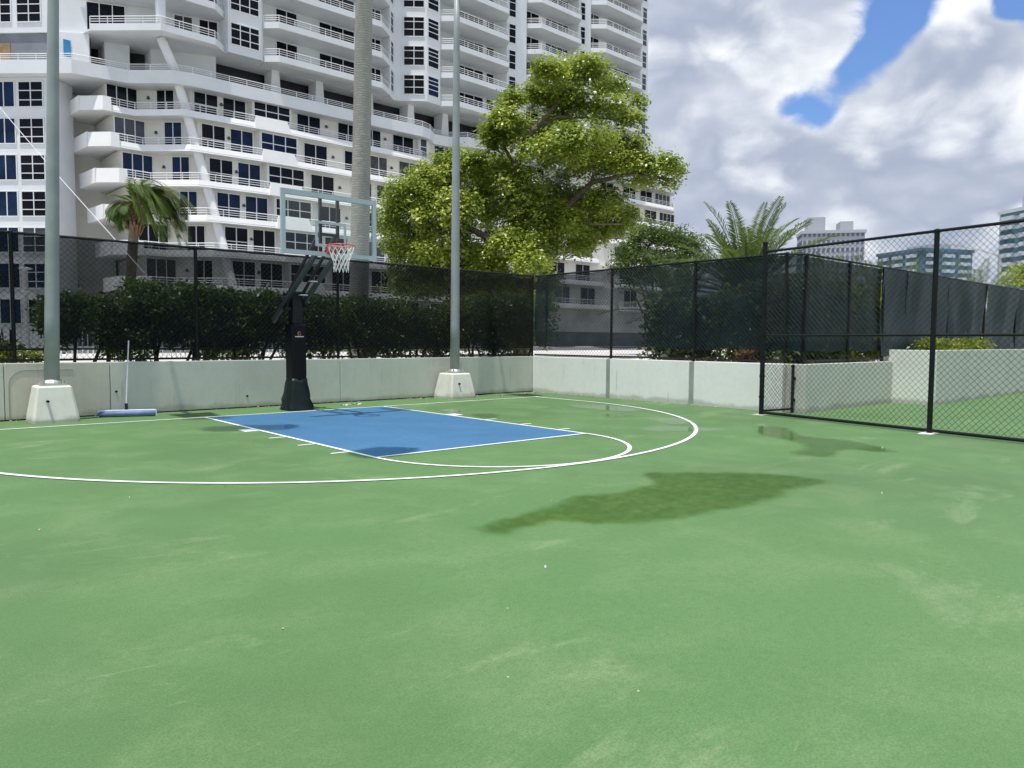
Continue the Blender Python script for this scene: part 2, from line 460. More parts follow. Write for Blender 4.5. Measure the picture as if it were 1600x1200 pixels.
def np_mesh(name, verts, faces4, material, parent=None):
    """fast mesh from numpy quads"""
    base = wloc(parent) if parent is not None else Vector((0, 0, 0))
    verts = np.asarray(verts, dtype=np.float32) - np.array(base, dtype=np.float32)
    faces4 = np.asarray(faces4, dtype=np.int32); n = len(faces4); k = faces4.shape[1]
    me = bpy.data.meshes.new(name)
    me.vertices.add(len(verts)); me.vertices.foreach_set('co', verts.ravel())
    me.loops.add(n * k); me.loops.foreach_set('vertex_index', faces4.ravel())
    me.polygons.add(n); me.polygons.foreach_set('loop_start', np.arange(0, n * k, k, dtype=np.int32))
    me.polygons.foreach_set('loop_total', np.full(n, k, dtype=np.int32))
    me.materials.append(MATS[material]); me.update(calc_edges=True)
    return link(name, me, parent)


def offs(poly, d):
    """offset an open polyline to its left by d (mitred)"""
    out = []
    n = len(poly)
    for i, (x, y) in enumerate(poly):
        ns = []
        for j in (i - 1, i):
            if 0 <= j < n - 1:
                dx = poly[j + 1][0] - poly[j][0]; dy = poly[j + 1][1] - poly[j][1]; L = math.hypot(dx, dy)
                ns.append((-dy / L, dx / L))
        nx = sum(a for a, _ in ns); ny = sum(b for _, b in ns); L = math.hypot(nx, ny)
        nx /= L; ny /= L
        c = max(0.35, nx * ns[0][0] + ny * ns[0][1])
        out.append((x + nx * d / c, y + ny * d / c))
    return out


# ------------------------------------------------------------------ ground, court, plaza
g = MB(); g.add([(-2500, -2500, -0.03), (2500, -2500, -0.03), (2500, 2500, -0.03), (-2500, 2500, -0.03)], [(0, 1, 2, 3)])
tag(g.build('ground', 'ground'), kind='structure')

court = MB(); court.add([(-45, -45, 0), (70, -45, 0), (70, 1.6, 0), (-45, 1.6, 0)], [(0, 1, 2, 3)])
court = tag(court.build('court', 'court_green'), kind='structure')

ZL = 0.003
lane = MB(); lane.add([(-1.83, -5.79, ZL), (1.83, -5.79, ZL), (1.83, 0, ZL), (-1.83, 0, ZL)], [(0, 1, 2, 3)])
lane.build('lane_paint', 'court_blue', court)
LW = 0.055


def strip(pts, w, z, name):
    b = MB(); a = offs(pts, w / 2); c = offs(pts, -w / 2); n = len(pts)
    b.add([(x, y, z) for x, y in a] + [(x, y, z) for x, y in c], [(i, n + i, n + i + 1, i + 1) for i in range(n - 1)])
    return b.build(name, 'line_white', court)


ZW = 0.0055
strip([(-9.0, 0.12), (-5.0, 0.12), (0, 0.02), (6.3, 0.02)], LW, ZW, 'base_line')
strip([(-1.83, -0.01), (-1.83, -5.79)], LW, ZW + .0007, 'lane_line')
strip([(1.83, -0.01), (1.83, -5.79)], LW, ZW + .0007, 'lane_line')
strip([(-1.86, -5.79), (1.86, -5.79)], LW, ZW + .0014, 'free_throw_line')
strip([(1.83 * math.cos(a), -5.79 - 1.83 * math.sin(a)) for a in np.linspace(0, math.pi, 49)], LW, ZW + .0021, 'free_throw_circle')
arc = [(0.1 + 6.1 * math.cos(a), -1.55 - 6.1 * math.sin(a)) for a in np.linspace(0, math.pi, 97)]
strip([(6.2, 0.0)] + arc + [(-6.0, 0.12)], LW * 1.1, ZW + .0028, 'three_point_arc')
for sgn in (-1, 1):
    for (ya, yb, ln) in ((-2.13, -2.44, 0.22), (-3.33, -3.38, 0.24), (-4.25, -4.30, 0.24), (-5.16, -5.21, 0.24)):
        b = MB(); x0 = sgn * 1.86; x1 = sgn * (1.86 + ln)
        b.add([(min(x0, x1), yb, ZW), (max(x0, x1), yb, ZW), (max(x0, x1), ya, ZW), (min(x0, x1), ya, ZW)], [(0, 1, 2, 3)])
        b.build('lane_mark', 'line_white', court)

# the raised paving and planting strip behind the walls
pl = MB(); pl.prism([(-90, 1.68), (7.68, 1.68), (7.68, -6.15), (11.75, -6.15), (11.95, -7.05), (150, -7.05), (150, 140), (-90, 140)], -0.02, 0.70)
tag(pl.build('plaza', 'plaza'), kind='structure')
lw_ = MB(); lw_.prism([(-80, 24), (140, 24), (140, 44.5), (-80, 44.5)], 0.70, 0.706); tag(lw_.build('added_driveway', 'asphalt'), kind='structure')  # added, unseen behind the hedge; dark to cut bounce light onto the tower
sb = MB(); sb.prism([(-30, 1.70), (7.70, 1.70), (7.70, -6.1), (9.6, -6.1), (9.6, 3.9), (-30, 3.9)], 0.70, 0.705)
tag(sb.build('planting_bed', 'soil'), kind='structure')


# ------------------------------------------------------------------ puddles
def puddle(pts, material, label, z=0.0115, rings=6):
    pts = [Vector((a, b)) for a, b in pts]
    n = len(pts); c = sum(pts, Vector((0, 0))) / n
    fine = []
    for i in range(n):       # Catmull-Rom outline
        p0, p1, p2, p3 = pts[i - 1], pts[i], pts[(i + 1) % n], pts[(i + 2) % n]
        for k in range(6):
            t_ = k / 6
            fine.append(0.5 * ((2 * p1) + (p2 - p0) * t_ + (2 * p0 - 5 * p1 + 4 * p2 - p3) * t_ ** 2 + (3 * p1 - p0 - 3 * p2 + p3) * t_ ** 3))
    xs = [q.x for q in fine]; ys = [q.y for q in fine]
    # grid sheet; depth = distance to the outline
    e = 0.10; step = max(0.03, (max(xs) - min(xs)) / 70)
    X = np.arange(min(xs) - e, max(xs) + e + step, step); Y = np.arange(min(ys) - e, max(ys) + e + step, step)
    GX, GY = np.meshgrid(X, Y); P = np.stack([GX.ravel(), GY.ravel()], 1)
    F = np.array([(q.x, q.y) for q in fine]); N = np.roll(F, -1, 0)
    inside = np.zeros(len(P), bool); dist = np.full(len(P), 1e9)
    for a, b in zip(F, N):
        cond = ((a[1] > P[:, 1]) != (b[1] > P[:, 1]))
        with np.errstate(divide='ignore', invalid='ignore'):
            xi = (b[0] - a[0]) * (P[:, 1] - a[1]) / (b[1] - a[1] + 1e-12) + a[0]
        inside ^= cond & (P[:, 0] < xi)
        ab = b - a; tt = np.clip(((P - a) @ ab) / (ab @ ab + 1e-12), 0, 1)
        dist = np.minimum(dist, np.hypot(*(P - a - tt[:, None] * ab).T))
    sd = np.where(inside, dist, -dist)
    W_ = len(X); fcs = []
    keep = sd > -0.09
    for j in range(len(Y) - 1):
        for i in range(W_ - 1):
            q = (j * W_ + i, j * W_ + i + 1, (j + 1) * W_ + i + 1, (j + 1) * W_ + i)
            if any(keep[k] for k in q): fcs.append(q)
    used = sorted({i for q in fcs for i in q}); mp = {o: i for i, o in enumerate(used)}
    vs = [(P[i, 0], P[i, 1], z) for i in used]
    o = np_mesh('puddle', vs, [[mp[i] for i in q] for q in fcs], material)
    at = o.data.attributes.new('depth', 'FLOAT', 'POINT')
    at.data.foreach_set('value', np.clip(0.30 + sd[used] * 2.6, 0, 1).astype(np.float32))
    return tag(o, label, 'puddle')


puddle([(-3.0, -9.2), (-2.9, -9.4), (-2.4, -9.4), (-2.1, -9.7), (-1.7, -9.9), (-1.2, -10.0), (-0.3, -10.05), (0.2, -9.95), (0.85, -10.0), (0.9, -9.6), (0.75, -9.3), (-0.05, -8.6), (-0.3, -8.6), (-0.42, -8.9), (-1.0, -9.0), (-1.6, -8.9), (-1.9, -9.0), (-2.5, -9.1)], 'damp', 'large dark wet patch drying on open green court in the foreground')
puddle([(4.6, -7.0), (5.0, -7.2), (4.2, -8.0), (4.1, -8.4), (4.1, -8.8), (3.7, -9.5), (3.4, -9.5), (3.3, -9.1), (2.5, -9.2), (2.4, -8.8), (3.0, -8.7), (3.5, -8.2), (3.8, -7.6)], 'wet_shallow', 'long bent puddle on green court beside the open chain-link fence')
puddle([(-2.5, -1.7), (-2.2, -1.5), (-1.6, -1.7), (-1.1, -2.1), (-1.35, -2.5), (-1.7, -2.5), (-2.4, -2.1)], 'wet_deep', 'oval puddle across the lane line by the square white block')
puddle([(-1.9, -5.3), (-1.6, -5.1), (-1.3, -5.1), (-1.1, -5.4), (-1.1, -5.6), (-1.5, -5.85), (-1.95, -5.8)], 'wet_deep', 'dark blue puddle in the lane corner at the free throw line')
puddle([(-1.8, 0.0), (-1.5, -0.05), (-1.5, -0.3), (-1.7, -0.45), (-2.1, -0.3), (-2.2, -0.05)], 'wet_deep', 'small puddle at the lane corner on the baseline')
puddle([(1.6, -0.3), (1.9, -0.8), (1.7, -1.1), (1.45, -0.8)], 'wet_deep', 'small damp spot inside the far edge of the blue lane')
puddle([(5.2, -2.1), (5.4, -2.5), (5.8, -2.8), (5.6, -3.7), (5.2, -4.0), (4.9, -3.6), (4.9, -2.7)], 'pool_bright', 'shiny puddle inside the three-point arc nearest the far corner')
puddle([(4.2, -4.0), (4.5, -4.1), (4.5, -4.5), (3.9, -4.5)], 'wet_shallow', 'small damp oval on green between the two shiny puddles')
puddle([(2.9, -6.0), (3.4, -5.9), (3.7, -6.3), (3.95, -6.8), (3.5, -6.8), (2.9, -6.3)], 'pool_bright', 'shiny puddle lying under the bend of the three-point arc')
puddle([(4.2, -5.2), (4.7, -5.4), (4.5, -5.8), (4.0, -6.0), (3.9, -5.7)], 'pool_bright', 'pale ring-edged puddle just inside the three-point arc')
puddle([(2.2, -2.5), (2.6, -2.6), (2.5, -3.0), (2.1, -3.2), (2.0, -2.9)], 'wet_shallow', 'dark damp patch beside the far lane line marks')
puddle([(2.3, -1.4), (2.6, -1.5), (2.6, -1.8), (2.1, -2.0)], 'pool_bright', 'small pale puddle beside the far lane block')


# ------------------------------------------------------------------ low walls
def wall(name, segs, label, mats, cap_over=0.012):
    """segs: list of (x0,x1,y0,y1,ztop) panels; joints are separate strips"""
    x0 = segs[0][0]; y0 = segs[0][2]
    t_ = thing(name, (x0, y0, 0), label, 'wall')
    for i, s in enumerate(segs):
        nm = s[5] if len(s) > 5 else 'panel'
        MB().box(s[0], s[1], s[2], s[3], -0.01, s[4]).build(nm, mats[i % len(mats)] if len(s) < 7 else s[6], t_, bevel=0.008)
    return t_


WH = 0.97
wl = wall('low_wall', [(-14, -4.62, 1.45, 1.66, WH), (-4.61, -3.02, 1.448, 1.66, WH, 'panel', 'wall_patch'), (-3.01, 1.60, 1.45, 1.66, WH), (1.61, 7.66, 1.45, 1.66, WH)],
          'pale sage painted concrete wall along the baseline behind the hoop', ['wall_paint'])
MB().box(-14, 7.44, 1.432, 1.447, 0, 0.022).build('base_gap', 'fence_black', wl)
b = MB()
for a in np.linspace(math.pi / 2, math.pi, 7)[:-1]:
    a2 = a + math.pi / 12
    b.bar((-4.3 + .25 * math.cos(a), 1.446, .60 + .25 * math.sin(a)), (-4.3 + .25 * math.cos(a2), 1.446, .60 + .25 * math.sin(a2)), .012, .01, (0, 1, 0))
b.bar((-4.3, 1.446, .85), (-3.6, 1.446, .85), .01, .012, (0, 1, 0)); b.bar((-4.55, 1.446, .05), (-4.55, 1.446, .60), .01, .012, (0, 1, 0))
b.build('plaster_crack', 'joint_grey', wl)
b = MB(); b.tube([(-2.92, 1.44, .43), (-2.92, 1.452, .43)], .022, 8); b.tube([(-0.50, 1.44, .24), (-0.50, 1.452, .24)], .022, 8)
b.build('weep_hole', 'fence_black', wl)
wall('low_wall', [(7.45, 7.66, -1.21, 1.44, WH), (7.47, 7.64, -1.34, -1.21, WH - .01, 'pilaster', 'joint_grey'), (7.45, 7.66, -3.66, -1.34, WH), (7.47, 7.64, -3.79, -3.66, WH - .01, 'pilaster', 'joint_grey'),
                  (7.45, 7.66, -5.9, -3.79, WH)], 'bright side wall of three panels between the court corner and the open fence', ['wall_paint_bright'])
wall('low_wall', [(7.55, 7.75, -6.33, -5.91, WH, 'end_pier'), (7.75, 9.9, -6.32, -6.10, WH), (9.91, 11.7, -6.32, -6.10, WH), (11.72, 11.92, -7.20, -6.10, 1.24, 'return_wall', 'wall_paint_bright')],
     'low wall beyond the open fence, stepping up to a bright return', ['wall_paint'])
wall('low_wall', [(11.93, 30, -7.20, -6.98, 1.24), (30.01, 60, -7.20, -6.98, 1.24)], 'taller shaded wall of the next court behind the open fence', ['wall_paint'])


# ------------------------------------------------------------------ fences
def chain_link(mb, a, b, z0, z1, pitch=0.10, r=0.0029):
    """two families of slanting wires clipped to the panel"""
    a = Vector(a); b = Vector(b); d = b - a; L = d.length; d.normalize(); nrm = Vector((-d.y, d.x, 0)); H = z1 - z0
    k = -int(H / pitch) - 1
    while k * pitch < L:
        for fam in (1, -1):
            s0, s1 = (k * pitch, k * pitch + H)          # 45 degree wires
            lo = max(0, s0); hi = min(L, s1)
            if hi - lo < 0.02: continue
            h0 = lo - s0; h1 = hi - s0
            if fam < 0: h0 = H - h0; h1 = H - h1
            p0 = a + d * lo + Vector((0, 0, z0 + h0)) + nrm * (0.003 * fam); p1 = a + d * hi + Vector((0, 0, z0 + h1)) + nrm * (0.003 * fam)
            mb.tube([p0, p1], r, 3, cap=False)
        k += 1
    return mb


def sheet(mb, a, b, z0, z1, seed, amp=0.03, n=26, mrows=12, sag=0.0, folds=0.0):
    """a hung cloth panel with wrinkles"""
    rg = random.Random(seed)
    a = Vector(a); b = Vector(b); d = b - a; L = d.length; d.normalize(); nrm = Vector((-d.y, d.x, 0))
    ph = [(rg.uniform(1.5, 6), rg.uniform(-2.5, 2.5), rg.uniform(0, 6), rg.uniform(.3, 1)) for _ in range(5)]
    vs = []
    for j in range(mrows + 1):
        for i in range(n + 1):
            u = i / n; v = j / mrows
            w = sum(am * math.sin(f * u * L + g_ * v + p_) for f, g_, p_, am in ph) * amp * 0.4
            if folds: w += folds * abs(math.sin((u * L * 1.9 + (1 - v) * 1.5) * 1.6)) * (v * (1 - v) * 2 + .2)
            zz = z0 + (z1 - z0) * v
            zz += (0.02 * math.sin(9 * u + seed) - sag * math.sin(math.pi * u)) * (1 - v)
            if v > .99: zz -= 0.015 * abs(math.sin(u * L * 5))
            vs.append(a + d * (L * u) + nrm * (w * (0.4 + math.sin(math.pi * v))) + Vector((0, 0, zz)))
    W_ = n + 1
    fs = [(j * W_ + i, j * W_ + i + 1, (j + 1) * W_ + i + 1, (j + 1) * W_ + i) for j in range(mrows) for i in range(n)]
    return mb.add(vs, fs)


def post(parent, x, y, z0, z1, r=0.032, name='post', bands=()):
    b = MB(); b.tube([(x, y, z0), (x, y, z1)], r, 10); b.tube([(x, y, z1), (x, y, z1 + .02), (x, y, z1 + .035)], [r * 1.25, r * 1.2, r * .4], 10)
    o = b.build(name, 'fence_black', parent, smooth=False)
    for z in bands:
        MB().tube([(x, y, z - .014), (x, y, z + .014)], r * 1.22, 10).build('tension_band', 'galvanised' if False else 'fence_black', o)
    return o


FT = 3.17
# back fence
bf = thing('chain_link_fence', (1.5, 1.58, WH), 'black chain-link fence with dark windscreen along the baseline wall', 'fence')
PX = [-13.6, -10.55, -7.5, -4.44, -1.43, 1.63, 4.78, 7.55]
for x in PX: post(bf, x, 1.58, WH - .02, FT)
MB().tube([(PX[0], 1.58, FT), (PX[-1], 1.58, FT)], .024, 8).build('top_rail', 'fence_black', bf)
MB().tube([(PX[0], 1.58, WH + .05), (PX[-1], 1.58, WH + .05)], .02, 8).build('bottom_rail', 'fence_black', bf)
MB().tube([(PX[0], 1.58, WH + .235), (PX[-1], 1.58, WH + .235)], .014, 8).build('tension_wire', 'fence_black', bf)
tag(chain_link(MB(), (PX[1], 1.55, 0), (PX[-1], 1.55, 0), WH + .04, FT + .02).build('wire_mesh', 'fence_black', bf), kind='stuff')
for i in range(1, len(PX) - 1):
    sheet(MB(), (PX[i], 1.60, 0), (PX[i + 1] - .01, 1.60, 0), WH + .225, FT - .01, i, 0.02, 20, 8).build('windscreen_panel', 'windscreen_back', bf, smooth=True)
# side fence on the bright wall
sf = thing('chain_link_fence', (7.57, -2.4, WH), 'black windscreen fence standing on the bright side wall', 'fence')
PY = [-1.27, -3.70, -5.86]
for y in PY: post(sf, 7.57, y, WH - .02, FT)
MB().tube([(7.57, 1.5, FT - .01), (7.57, PY[-1], FT)], .024, 8).build('top_rail', 'fence_black', sf)
MB().tube([(7.57, 1.5, WH + .05), (7.57, PY[-1], WH + .05)], .02, 8).build('bottom_rail', 'fence_black', sf)
tag(chain_link(MB(), (7.545, 1.5, 0), (7.545, PY[-1], 0), WH + .04, FT + .02).build('wire_mesh', 'fence_black', sf), kind='stuff')
ys = [1.45, 1.05, -1.27, -3.70, -5.84]
for i in range(4):
    sheet(MB(), (7.60, ys[i], 0), (7.60, ys[i + 1] + .01, 0), WH + .26, FT - .02, 20 + i, 0.05 if i else 0.10, 24, 10, sag=-0.02).build('windscreen_panel', ['windscreen_thick', 'windscreen', 'windscreen', 'windscreen_thick'][i], sf, smooth=True)
# fence of the next court, seen through the open one
nf = thing('chain_link_fence', (9.5, -6.2, WH), 'windscreen fence on low wall seen through the open fence', 'fence')
for x in (7.72, 9.62, 11.35): post(nf, x, -6.2, WH - .02, FT - .06, 0.034)
MB().tube([(7.57, -5.9, FT - .02), (7.72, -6.2, FT - .03), (11.35, -6.2, FT - .04)], .022, 8).build('top_rail', 'fence_black', nf)
MB().tube([(7.72, -6.2, WH + .06), (11.35, -6.2, WH + .06)], .02, 8).build('bottom_rail', 'fence_black', nf)
for i, (xa, xb) in enumerate(((7.61, 9.62), (9.63, 11.35))):
    sheet(MB(), (xa, -6.17 if i else -6.18, 0), (xb, -6.17, 0), WH + .24, FT - .06, 31 + i, 0.04, 24, 10).build('windscreen_panel', 'windscreen_thick', nf, smooth=True)
sheet(MB(), (7.60, -5.83, 0), (7.60, -6.18, 0), WH + .24, FT - .04, 77, 0.01, 6, 8).build('windscreen_panel', 'windscreen_thick', nf, smooth=True)
nf2 = thing('chain_link_fence', (20, -6.2, .7), 'creased hanging windscreen fence above the taller shaded wall', 'fence')
for x in (12.6, 15.4, 18.4, 21.4, 24.4, 27.4, 30.4): post(nf2, x, -6.20, 0.69, FT - .05)
MB().tube([(11.36, -6.2, FT - .04), (30.4, -6.20, FT - .04)], .022, 8).build('top_rail', 'fence_black', nf2)
xs = [11.24, 12.6, 15.4, 18.4, 21.4, 24.4, 27.4, 30.4]
for i in range(7):
    sheet(MB(), (xs[i], -6.24 - .012 * (i % 2), 0), (xs[i + 1] + (.14 if i < 6 else 0), -6.24 - .012 * (i % 2), 0), 1.10, FT - .05, 41 + i, 0.06, 40, 16, folds=0.07).build('windscreen_panel', 'windscreen_cover', nf2, smooth=True)

# the open divider fence
P1 = Vector((6.62, -5.93, 0)); P2 = Vector((6.05, -9.13, 0)); dv = (P2 - P1)
PTS = [P1, P2, P2 + dv * 0.98, P2 + dv * 1.96]
df = thing('chain_link_fence', (P1.x, P1.y, 0), 'open chain-link fence without windscreen dividing the two courts', 'fence')
DT = 3.12
for i, q in enumerate(PTS):
    post(df, q.x, q.y, -0.01, DT + (0.16 if i == 0 else 0), 0.045 if i == 0 else 0.04, 'terminal_post' if i == 0 else 'post', (0.35, 0.75, 1.15, 1.55, 1.95, 2.35, 2.75) if i == 0 else ())
for (z, nm, r) in ((DT, 'top_rail', .024), (1.53, 'middle_rail', .02), (0.05, 'bottom_rail', .026)):
    MB().tube([(q.x, q.y, z + (0.0 if z > 1 else 0)) for q in PTS], r, 8).build(nm, 'fence_black', df)
a = PTS[0]; e_ = PTS[-1]; nn = Vector((-dv.y, dv.x, 0)).normalized() * 0.045
tag(chain_link(MB(), a + nn, e_ + nn, 0.03, DT + .02, 0.098, 0.003).build('wire_mesh', 'fence_black', df), kind='stuff')
MB().box(6.45, 6.80, -6.05, -5.82, 0.0, 0.012).build('footing', 'pedestal', df); MB().box(P2.x - .2, P2.x + .16, P2.y - .1, P2.y + .1, 0, .012).build('footing', 'scrap_white', df)
# stub panel closing the gap to the wall
st = thing('gate_stub', (7.1, -6.05, 0), 'short chain-link filler panel between tall fence post and wall end', 'fence panel')
post(st, 7.48, -6.10, 0, 0.93, 0.03)
MB().tube([(P1.x, P1.y, 0.08), (7.48, -6.10, 0.08)], .02, 8).build('bottom_rail', 'fence_black', st)
tag(chain_link(MB(), P1 + Vector((0, -.02, 0)), Vector((7.48, -6.12, 0)), 0.06, 0.97, 0.075, .0028).build('wire_mesh', 'fence_black', st), kind='stuff')
for z in (.25, .68): MB().box(7.49, 7.56, -6.13, -6.07, z - .03, z + .03).build('hinge', 'fence_black', st)


# ------------------------------------------------------------------ light poles
def light_pole(x, y, label, lean=0.0, r=0.117, ps=.385):
    t_ = thing('light_pole', (x, y, 0), label, 'light pole', 'court light poles')
    b = MB(); s0, s1 = ps, ps * .74; vs = []
    for z, s in ((-.01, s0), (0.05, s0 * .995), (0.58, s1), (0.605, s1 - .025)):
        ch = s * 0.12
        for (sx, sy, o) in ((-1, -1, 0), (-1, -1, 1), (1, -1, 0), (1, -1, 1), (1, 1, 0), (1, 1, 1), (-1, 1, 0), (-1, 1, 1)):
            if (sx, sy) in ((-1, -1), (1, 1)): px, py = (s, s - ch) if o == 0 else (s - ch, s)
            else: px, py = (s - ch, s) if o == 0 else (s, s - ch)
            vs.append((x + sx * px, y + sy * py, z))
    fs = [tuple(range(7, -1, -1)), tuple(24 + k for k in range(8))]
    for L in range(3):
        for k in range(8): fs.append((L * 8 + k, L * 8 + (k + 1) % 8, (L + 1) * 8 + (k + 1) % 8, (L + 1) * 8 + k))
    ped = b.add(vs, fs).build('pedestal', 'pedestal', t_)
    MB().tube([(x - .12, y - .375, .36), (x - .12, y - .30, .36)], .022, 8).build('drain_hole', 'fence_black', ped)
    MB().prism([(x - .19, y - .19), (x + .19, y - .19), (x + .19, y + .19), (x - .19, y + .19)], .605, .635).build('base_plate', 'galvanised', t_)
    for sx in (-1, 1):
        for sy in (-1, 1): MB().tube([(x + sx * .145, y + sy * .145, .635), (x + sx * .145, y + sy * .145, .70)], .02, 6).build('anchor_bolt', 'galvanised', t_)
    H = 9.75; n = 8
    MB().tube([(x + lean * k / n, y, .635 + (H - .635) * k / n) for k in range(n + 1)], [r - (r - .068) * k / n for k in range(n + 1)], 20).build('shaft', 'pole_paint', t_, smooth=True)
    MB().tube([(x, y, .635), (x, y, .66), (x, y, .70)], [r + .06, r + .05, r + .004], 16).build('collar', 'galvanised', t_)
    xt = x + lean
    MB().bar((xt, y + .05, H - .02), (xt - .08, y - .75, H + .10), .08, .10).build('arm', 'pole_paint', t_)
    hd = MB(); hd.prism([(xt - .38, y - 1.45), (xt + .22, y - 1.45), (xt + .30, y - .70), (xt - .46, y - .70)], H + .02, H + .24)
    hd = hd.build('lamp_head', 'board_frame', t_, bevel=.03)
    MB().box(xt - .30, xt + .14, y - 1.38, y - .80, H + .004, H + .019).build('lens', 'glass_grey', hd)
    return t_


light_pole(-4.00, 1.02, 'tall sage light pole on concrete pedestal beside the blue roller squeegee', lean=0.27, ps=.345)
light_pole(4.46, 1.02, 'tall sage light pole on concrete pedestal between hoop and court corner', lean=0.05)


# ------------------------------------------------------------------ basketball stand
bs = thing('basketball_stand', (0.10, 0.45, 0), 'black padded basketball stand with clear backboard, red rim and white net', 'basketball hoop')
px_, py_ = 0.10, 0.45
b = MB(); vs = []; fs = []; NS = 32; ROW = 9
for j in range(ROW + 1):
    v = j / ROW; half = 0.275 - 0.105 * v ** 0.85
    for k in range(NS):
        a = 2 * math.pi * k / NS + math.pi / 4
        ca, sa = math.cos(a), math.sin(a); mxx = max(abs(ca), abs(sa)); rr = half / mxx * (1 - 0.10 * (1 - mxx) / 0.3)
        wr = 1 + 0.035 * math.sin(7 * a + 9 * v) * (1 - v) + 0.025 * math.sin(13 * a - 14 * v + 1.0) + 0.03 * math.sin(22 * v + 3 * a) * (1 - v)
        vs.append((px_ + rr * ca * wr, py_ + rr * sa * wr, 0.012 + 0.60 * v + 0.02 * math.sin(5 * a) * v))
fs = [(j * NS + k, j * NS + (k + 1) % NS, (j + 1) * NS + (k + 1) % NS, (j + 1) * NS + k) for j in range(ROW) for k in range(NS)]
fs.append(tuple(ROW * NS + k for k in range(NS)))
b.add(vs, fs).build('base_skirt', 'skirt_green_black', bs, smooth=True)
pad = MB().box(px_ - .155, px_ + .155, py_ - .155, py_ + .155, .58, 1.70).build('post_pad', 'pad_black', bs, bevel=.03)
MB().box(px_ - .158, px_ + .158, py_ - .158, py_ + .158, 1.40, 1.415).build('strap', 'steel_black', pad)
lg = MB()          # the round orange letter mark with the white bar under it, on the face towards the court
for k in range(9):
    a = 0.5 + k * (2 * math.pi - 1.0) / 9; a2 = 0.5 + (k + 1) * (2 * math.pi - 1.0) / 9
    lg.bar((px_ + .0 + .030 * math.cos(a), py_ - .1585, 1.515 + .034 * math.sin(a)), (px_ + .030 * math.cos(a2), py_ - .1585, 1.515 + .034 * math.sin(a2)), .016, .006, (0, 1, 0))
lg.bar((px_ + .005, py_ - .1585, 1.508), (px_ + .034, py_ - .1585, 1.508), .014, .006, (0, 1, 0)); lg.bar((px_ + .030, py_ - .1585, 1.490), (px_ + .030, py_ - .1585, 1.515), .012, .006, (0, 1, 0))
lg.build('logo_mark', 'logo_orange', pad)
MB().box(px_ - .09, px_ + .09, py_ - .1605, py_ - .1562, 1.445, 1.463).build('logo_bar', 'logo_white', pad)
MB().box(px_ - .105, px_ + .105, py_ - .105, py_ + .105, 1.70, 2.34).build('post', 'steel_black', bs, bevel=.012)
for z in (2.00, 2.28): MB().box(px_ - .24, px_ + .24, py_ - .05, py_ + .05, z - .03, z + .03).build('pivot_plate', 'steel_black', bs)
for sx in (-1, 1):
    MB().bar((px_ + sx * .19, py_ + .62, 1.77), (sx * .20, -1.06, 2.95), .055, .10).build('lower_arm', 'steel_grey', bs)
    MB().bar((px_ + sx * .15, py_ + .02, 2.28), (sx * .17, -1.08, 3.30), .04, .055).build('upper_arm', 'steel_black', bs)
MB().bar((px_ - .2, py_ + .60, 1.79), (px_ + .2, py_ + .60, 1.79), .05, .05).build('height_crank', 'steel_black', bs)
MB().bar((px_ - .07, -.32, 2.50), (px_ + .07, -.32, 2.50), .10, .02).build('brace_plate', 'alu', bs)
MB().bar((px_ - .07, .10, 2.26), (px_ + .07, .10, 2.26), .10, .02).build('brace_plate', 'alu', bs)

BY = -1.22
fr = MB()
fr.box(-.915, .915, BY - .012, BY + .012, 2.90, 3.97)
glass = fr.build('backboard', 'board_glass', bs)
f2 = MB(); w = .075
for (x0, x1, z0, z1) in ((-.93, .93, 3.97 - w, 3.985), (-.93, .93, 2.885, 2.90 + w * .8), (-.93, -.93 + w, 2.90 + w * .8, 3.97 - w), (.93 - w, .93, 2.90 + w * .8, 3.97 - w)):
    f2.box(x0, x1, BY - .022, BY + .03, z0, z1)
f2.build('board_frame', 'board_frame', glass)
f3 = MB(); w = .05; hw = .305
for (x0, x1, z0, z1) in ((-hw, hw, 3.50 - w, 3.50), (-hw, hw, 3.05, 3.05 + w), (-hw, -hw + w, 3.05 + w, 3.50 - w), (hw - w, hw, 3.05 + w, 3.50 - w)):
    f3.box(x0, x1, BY - .0165, BY - .0125, z0, z1)
f3.build('target_square', 'board_frame', glass)
for sx in (-1, 1): MB().bar((sx * .17, BY + .06, 2.93), (sx * .17, BY + .06, 3.92), .045, .055, (0, 1, 0)).build('board_strut', 'steel_black', bs)
MB().bar((-.17, BY + .06, 3.28), (.17, BY + .06, 3.28), .05, .05).build('board_strut', 'steel_black', bs)
rm = MB(); NR = 36
ring = [(0.2286 * math.cos(2 * math.pi * k / NR), -1.60 + 0.2286 * math.sin(2 * math.pi * k / NR), 3.05) for k in range(NR + 1)]
rm.tube(ring, .011, 6, cap=False)
rm.box(-.09, .09, BY - .16, BY - .02, 3.03, 3.06); rm.box(-.095, .095, BY - .035, BY - .0225, 2.93, 3.08)
rm.bar((-.08, BY - .03, 2.95), (-.15, -1.45, 3.04), .012, .05); rm.bar((.08, BY - .03, 2.95), (.15, -1.45, 3.04), .012, .05)
rim = rm.build('rim', 'rim_red', bs)
nt = MB(); NL = 12; prof = [(.222, 3.04), (.205, 2.95), (.165, 2.86), (.135, 2.77), (.125, 2.69), (.130, 2.60)]
for k in range(NL):
    for j in range(len(prof) - 1):
        for sgn in (0.5, -0.5):
            a0 = 2 * math.pi * (k + (j % 2) * .5) / NL; a1 = 2 * math.pi * (k + (j % 2) * .5 + sgn) / NL
            (ra, za), (rb, zb) = prof[j], prof[j + 1]
            nt.tube([(ra * math.cos(a0), -1.6 + ra * math.sin(a0), za), (rb * math.cos(a1), -1.6 + rb * math.sin(a1), zb - random.uniform(0, .02))], .0055, 4, cap=False)
nt.build('net', 'net_white', rim)

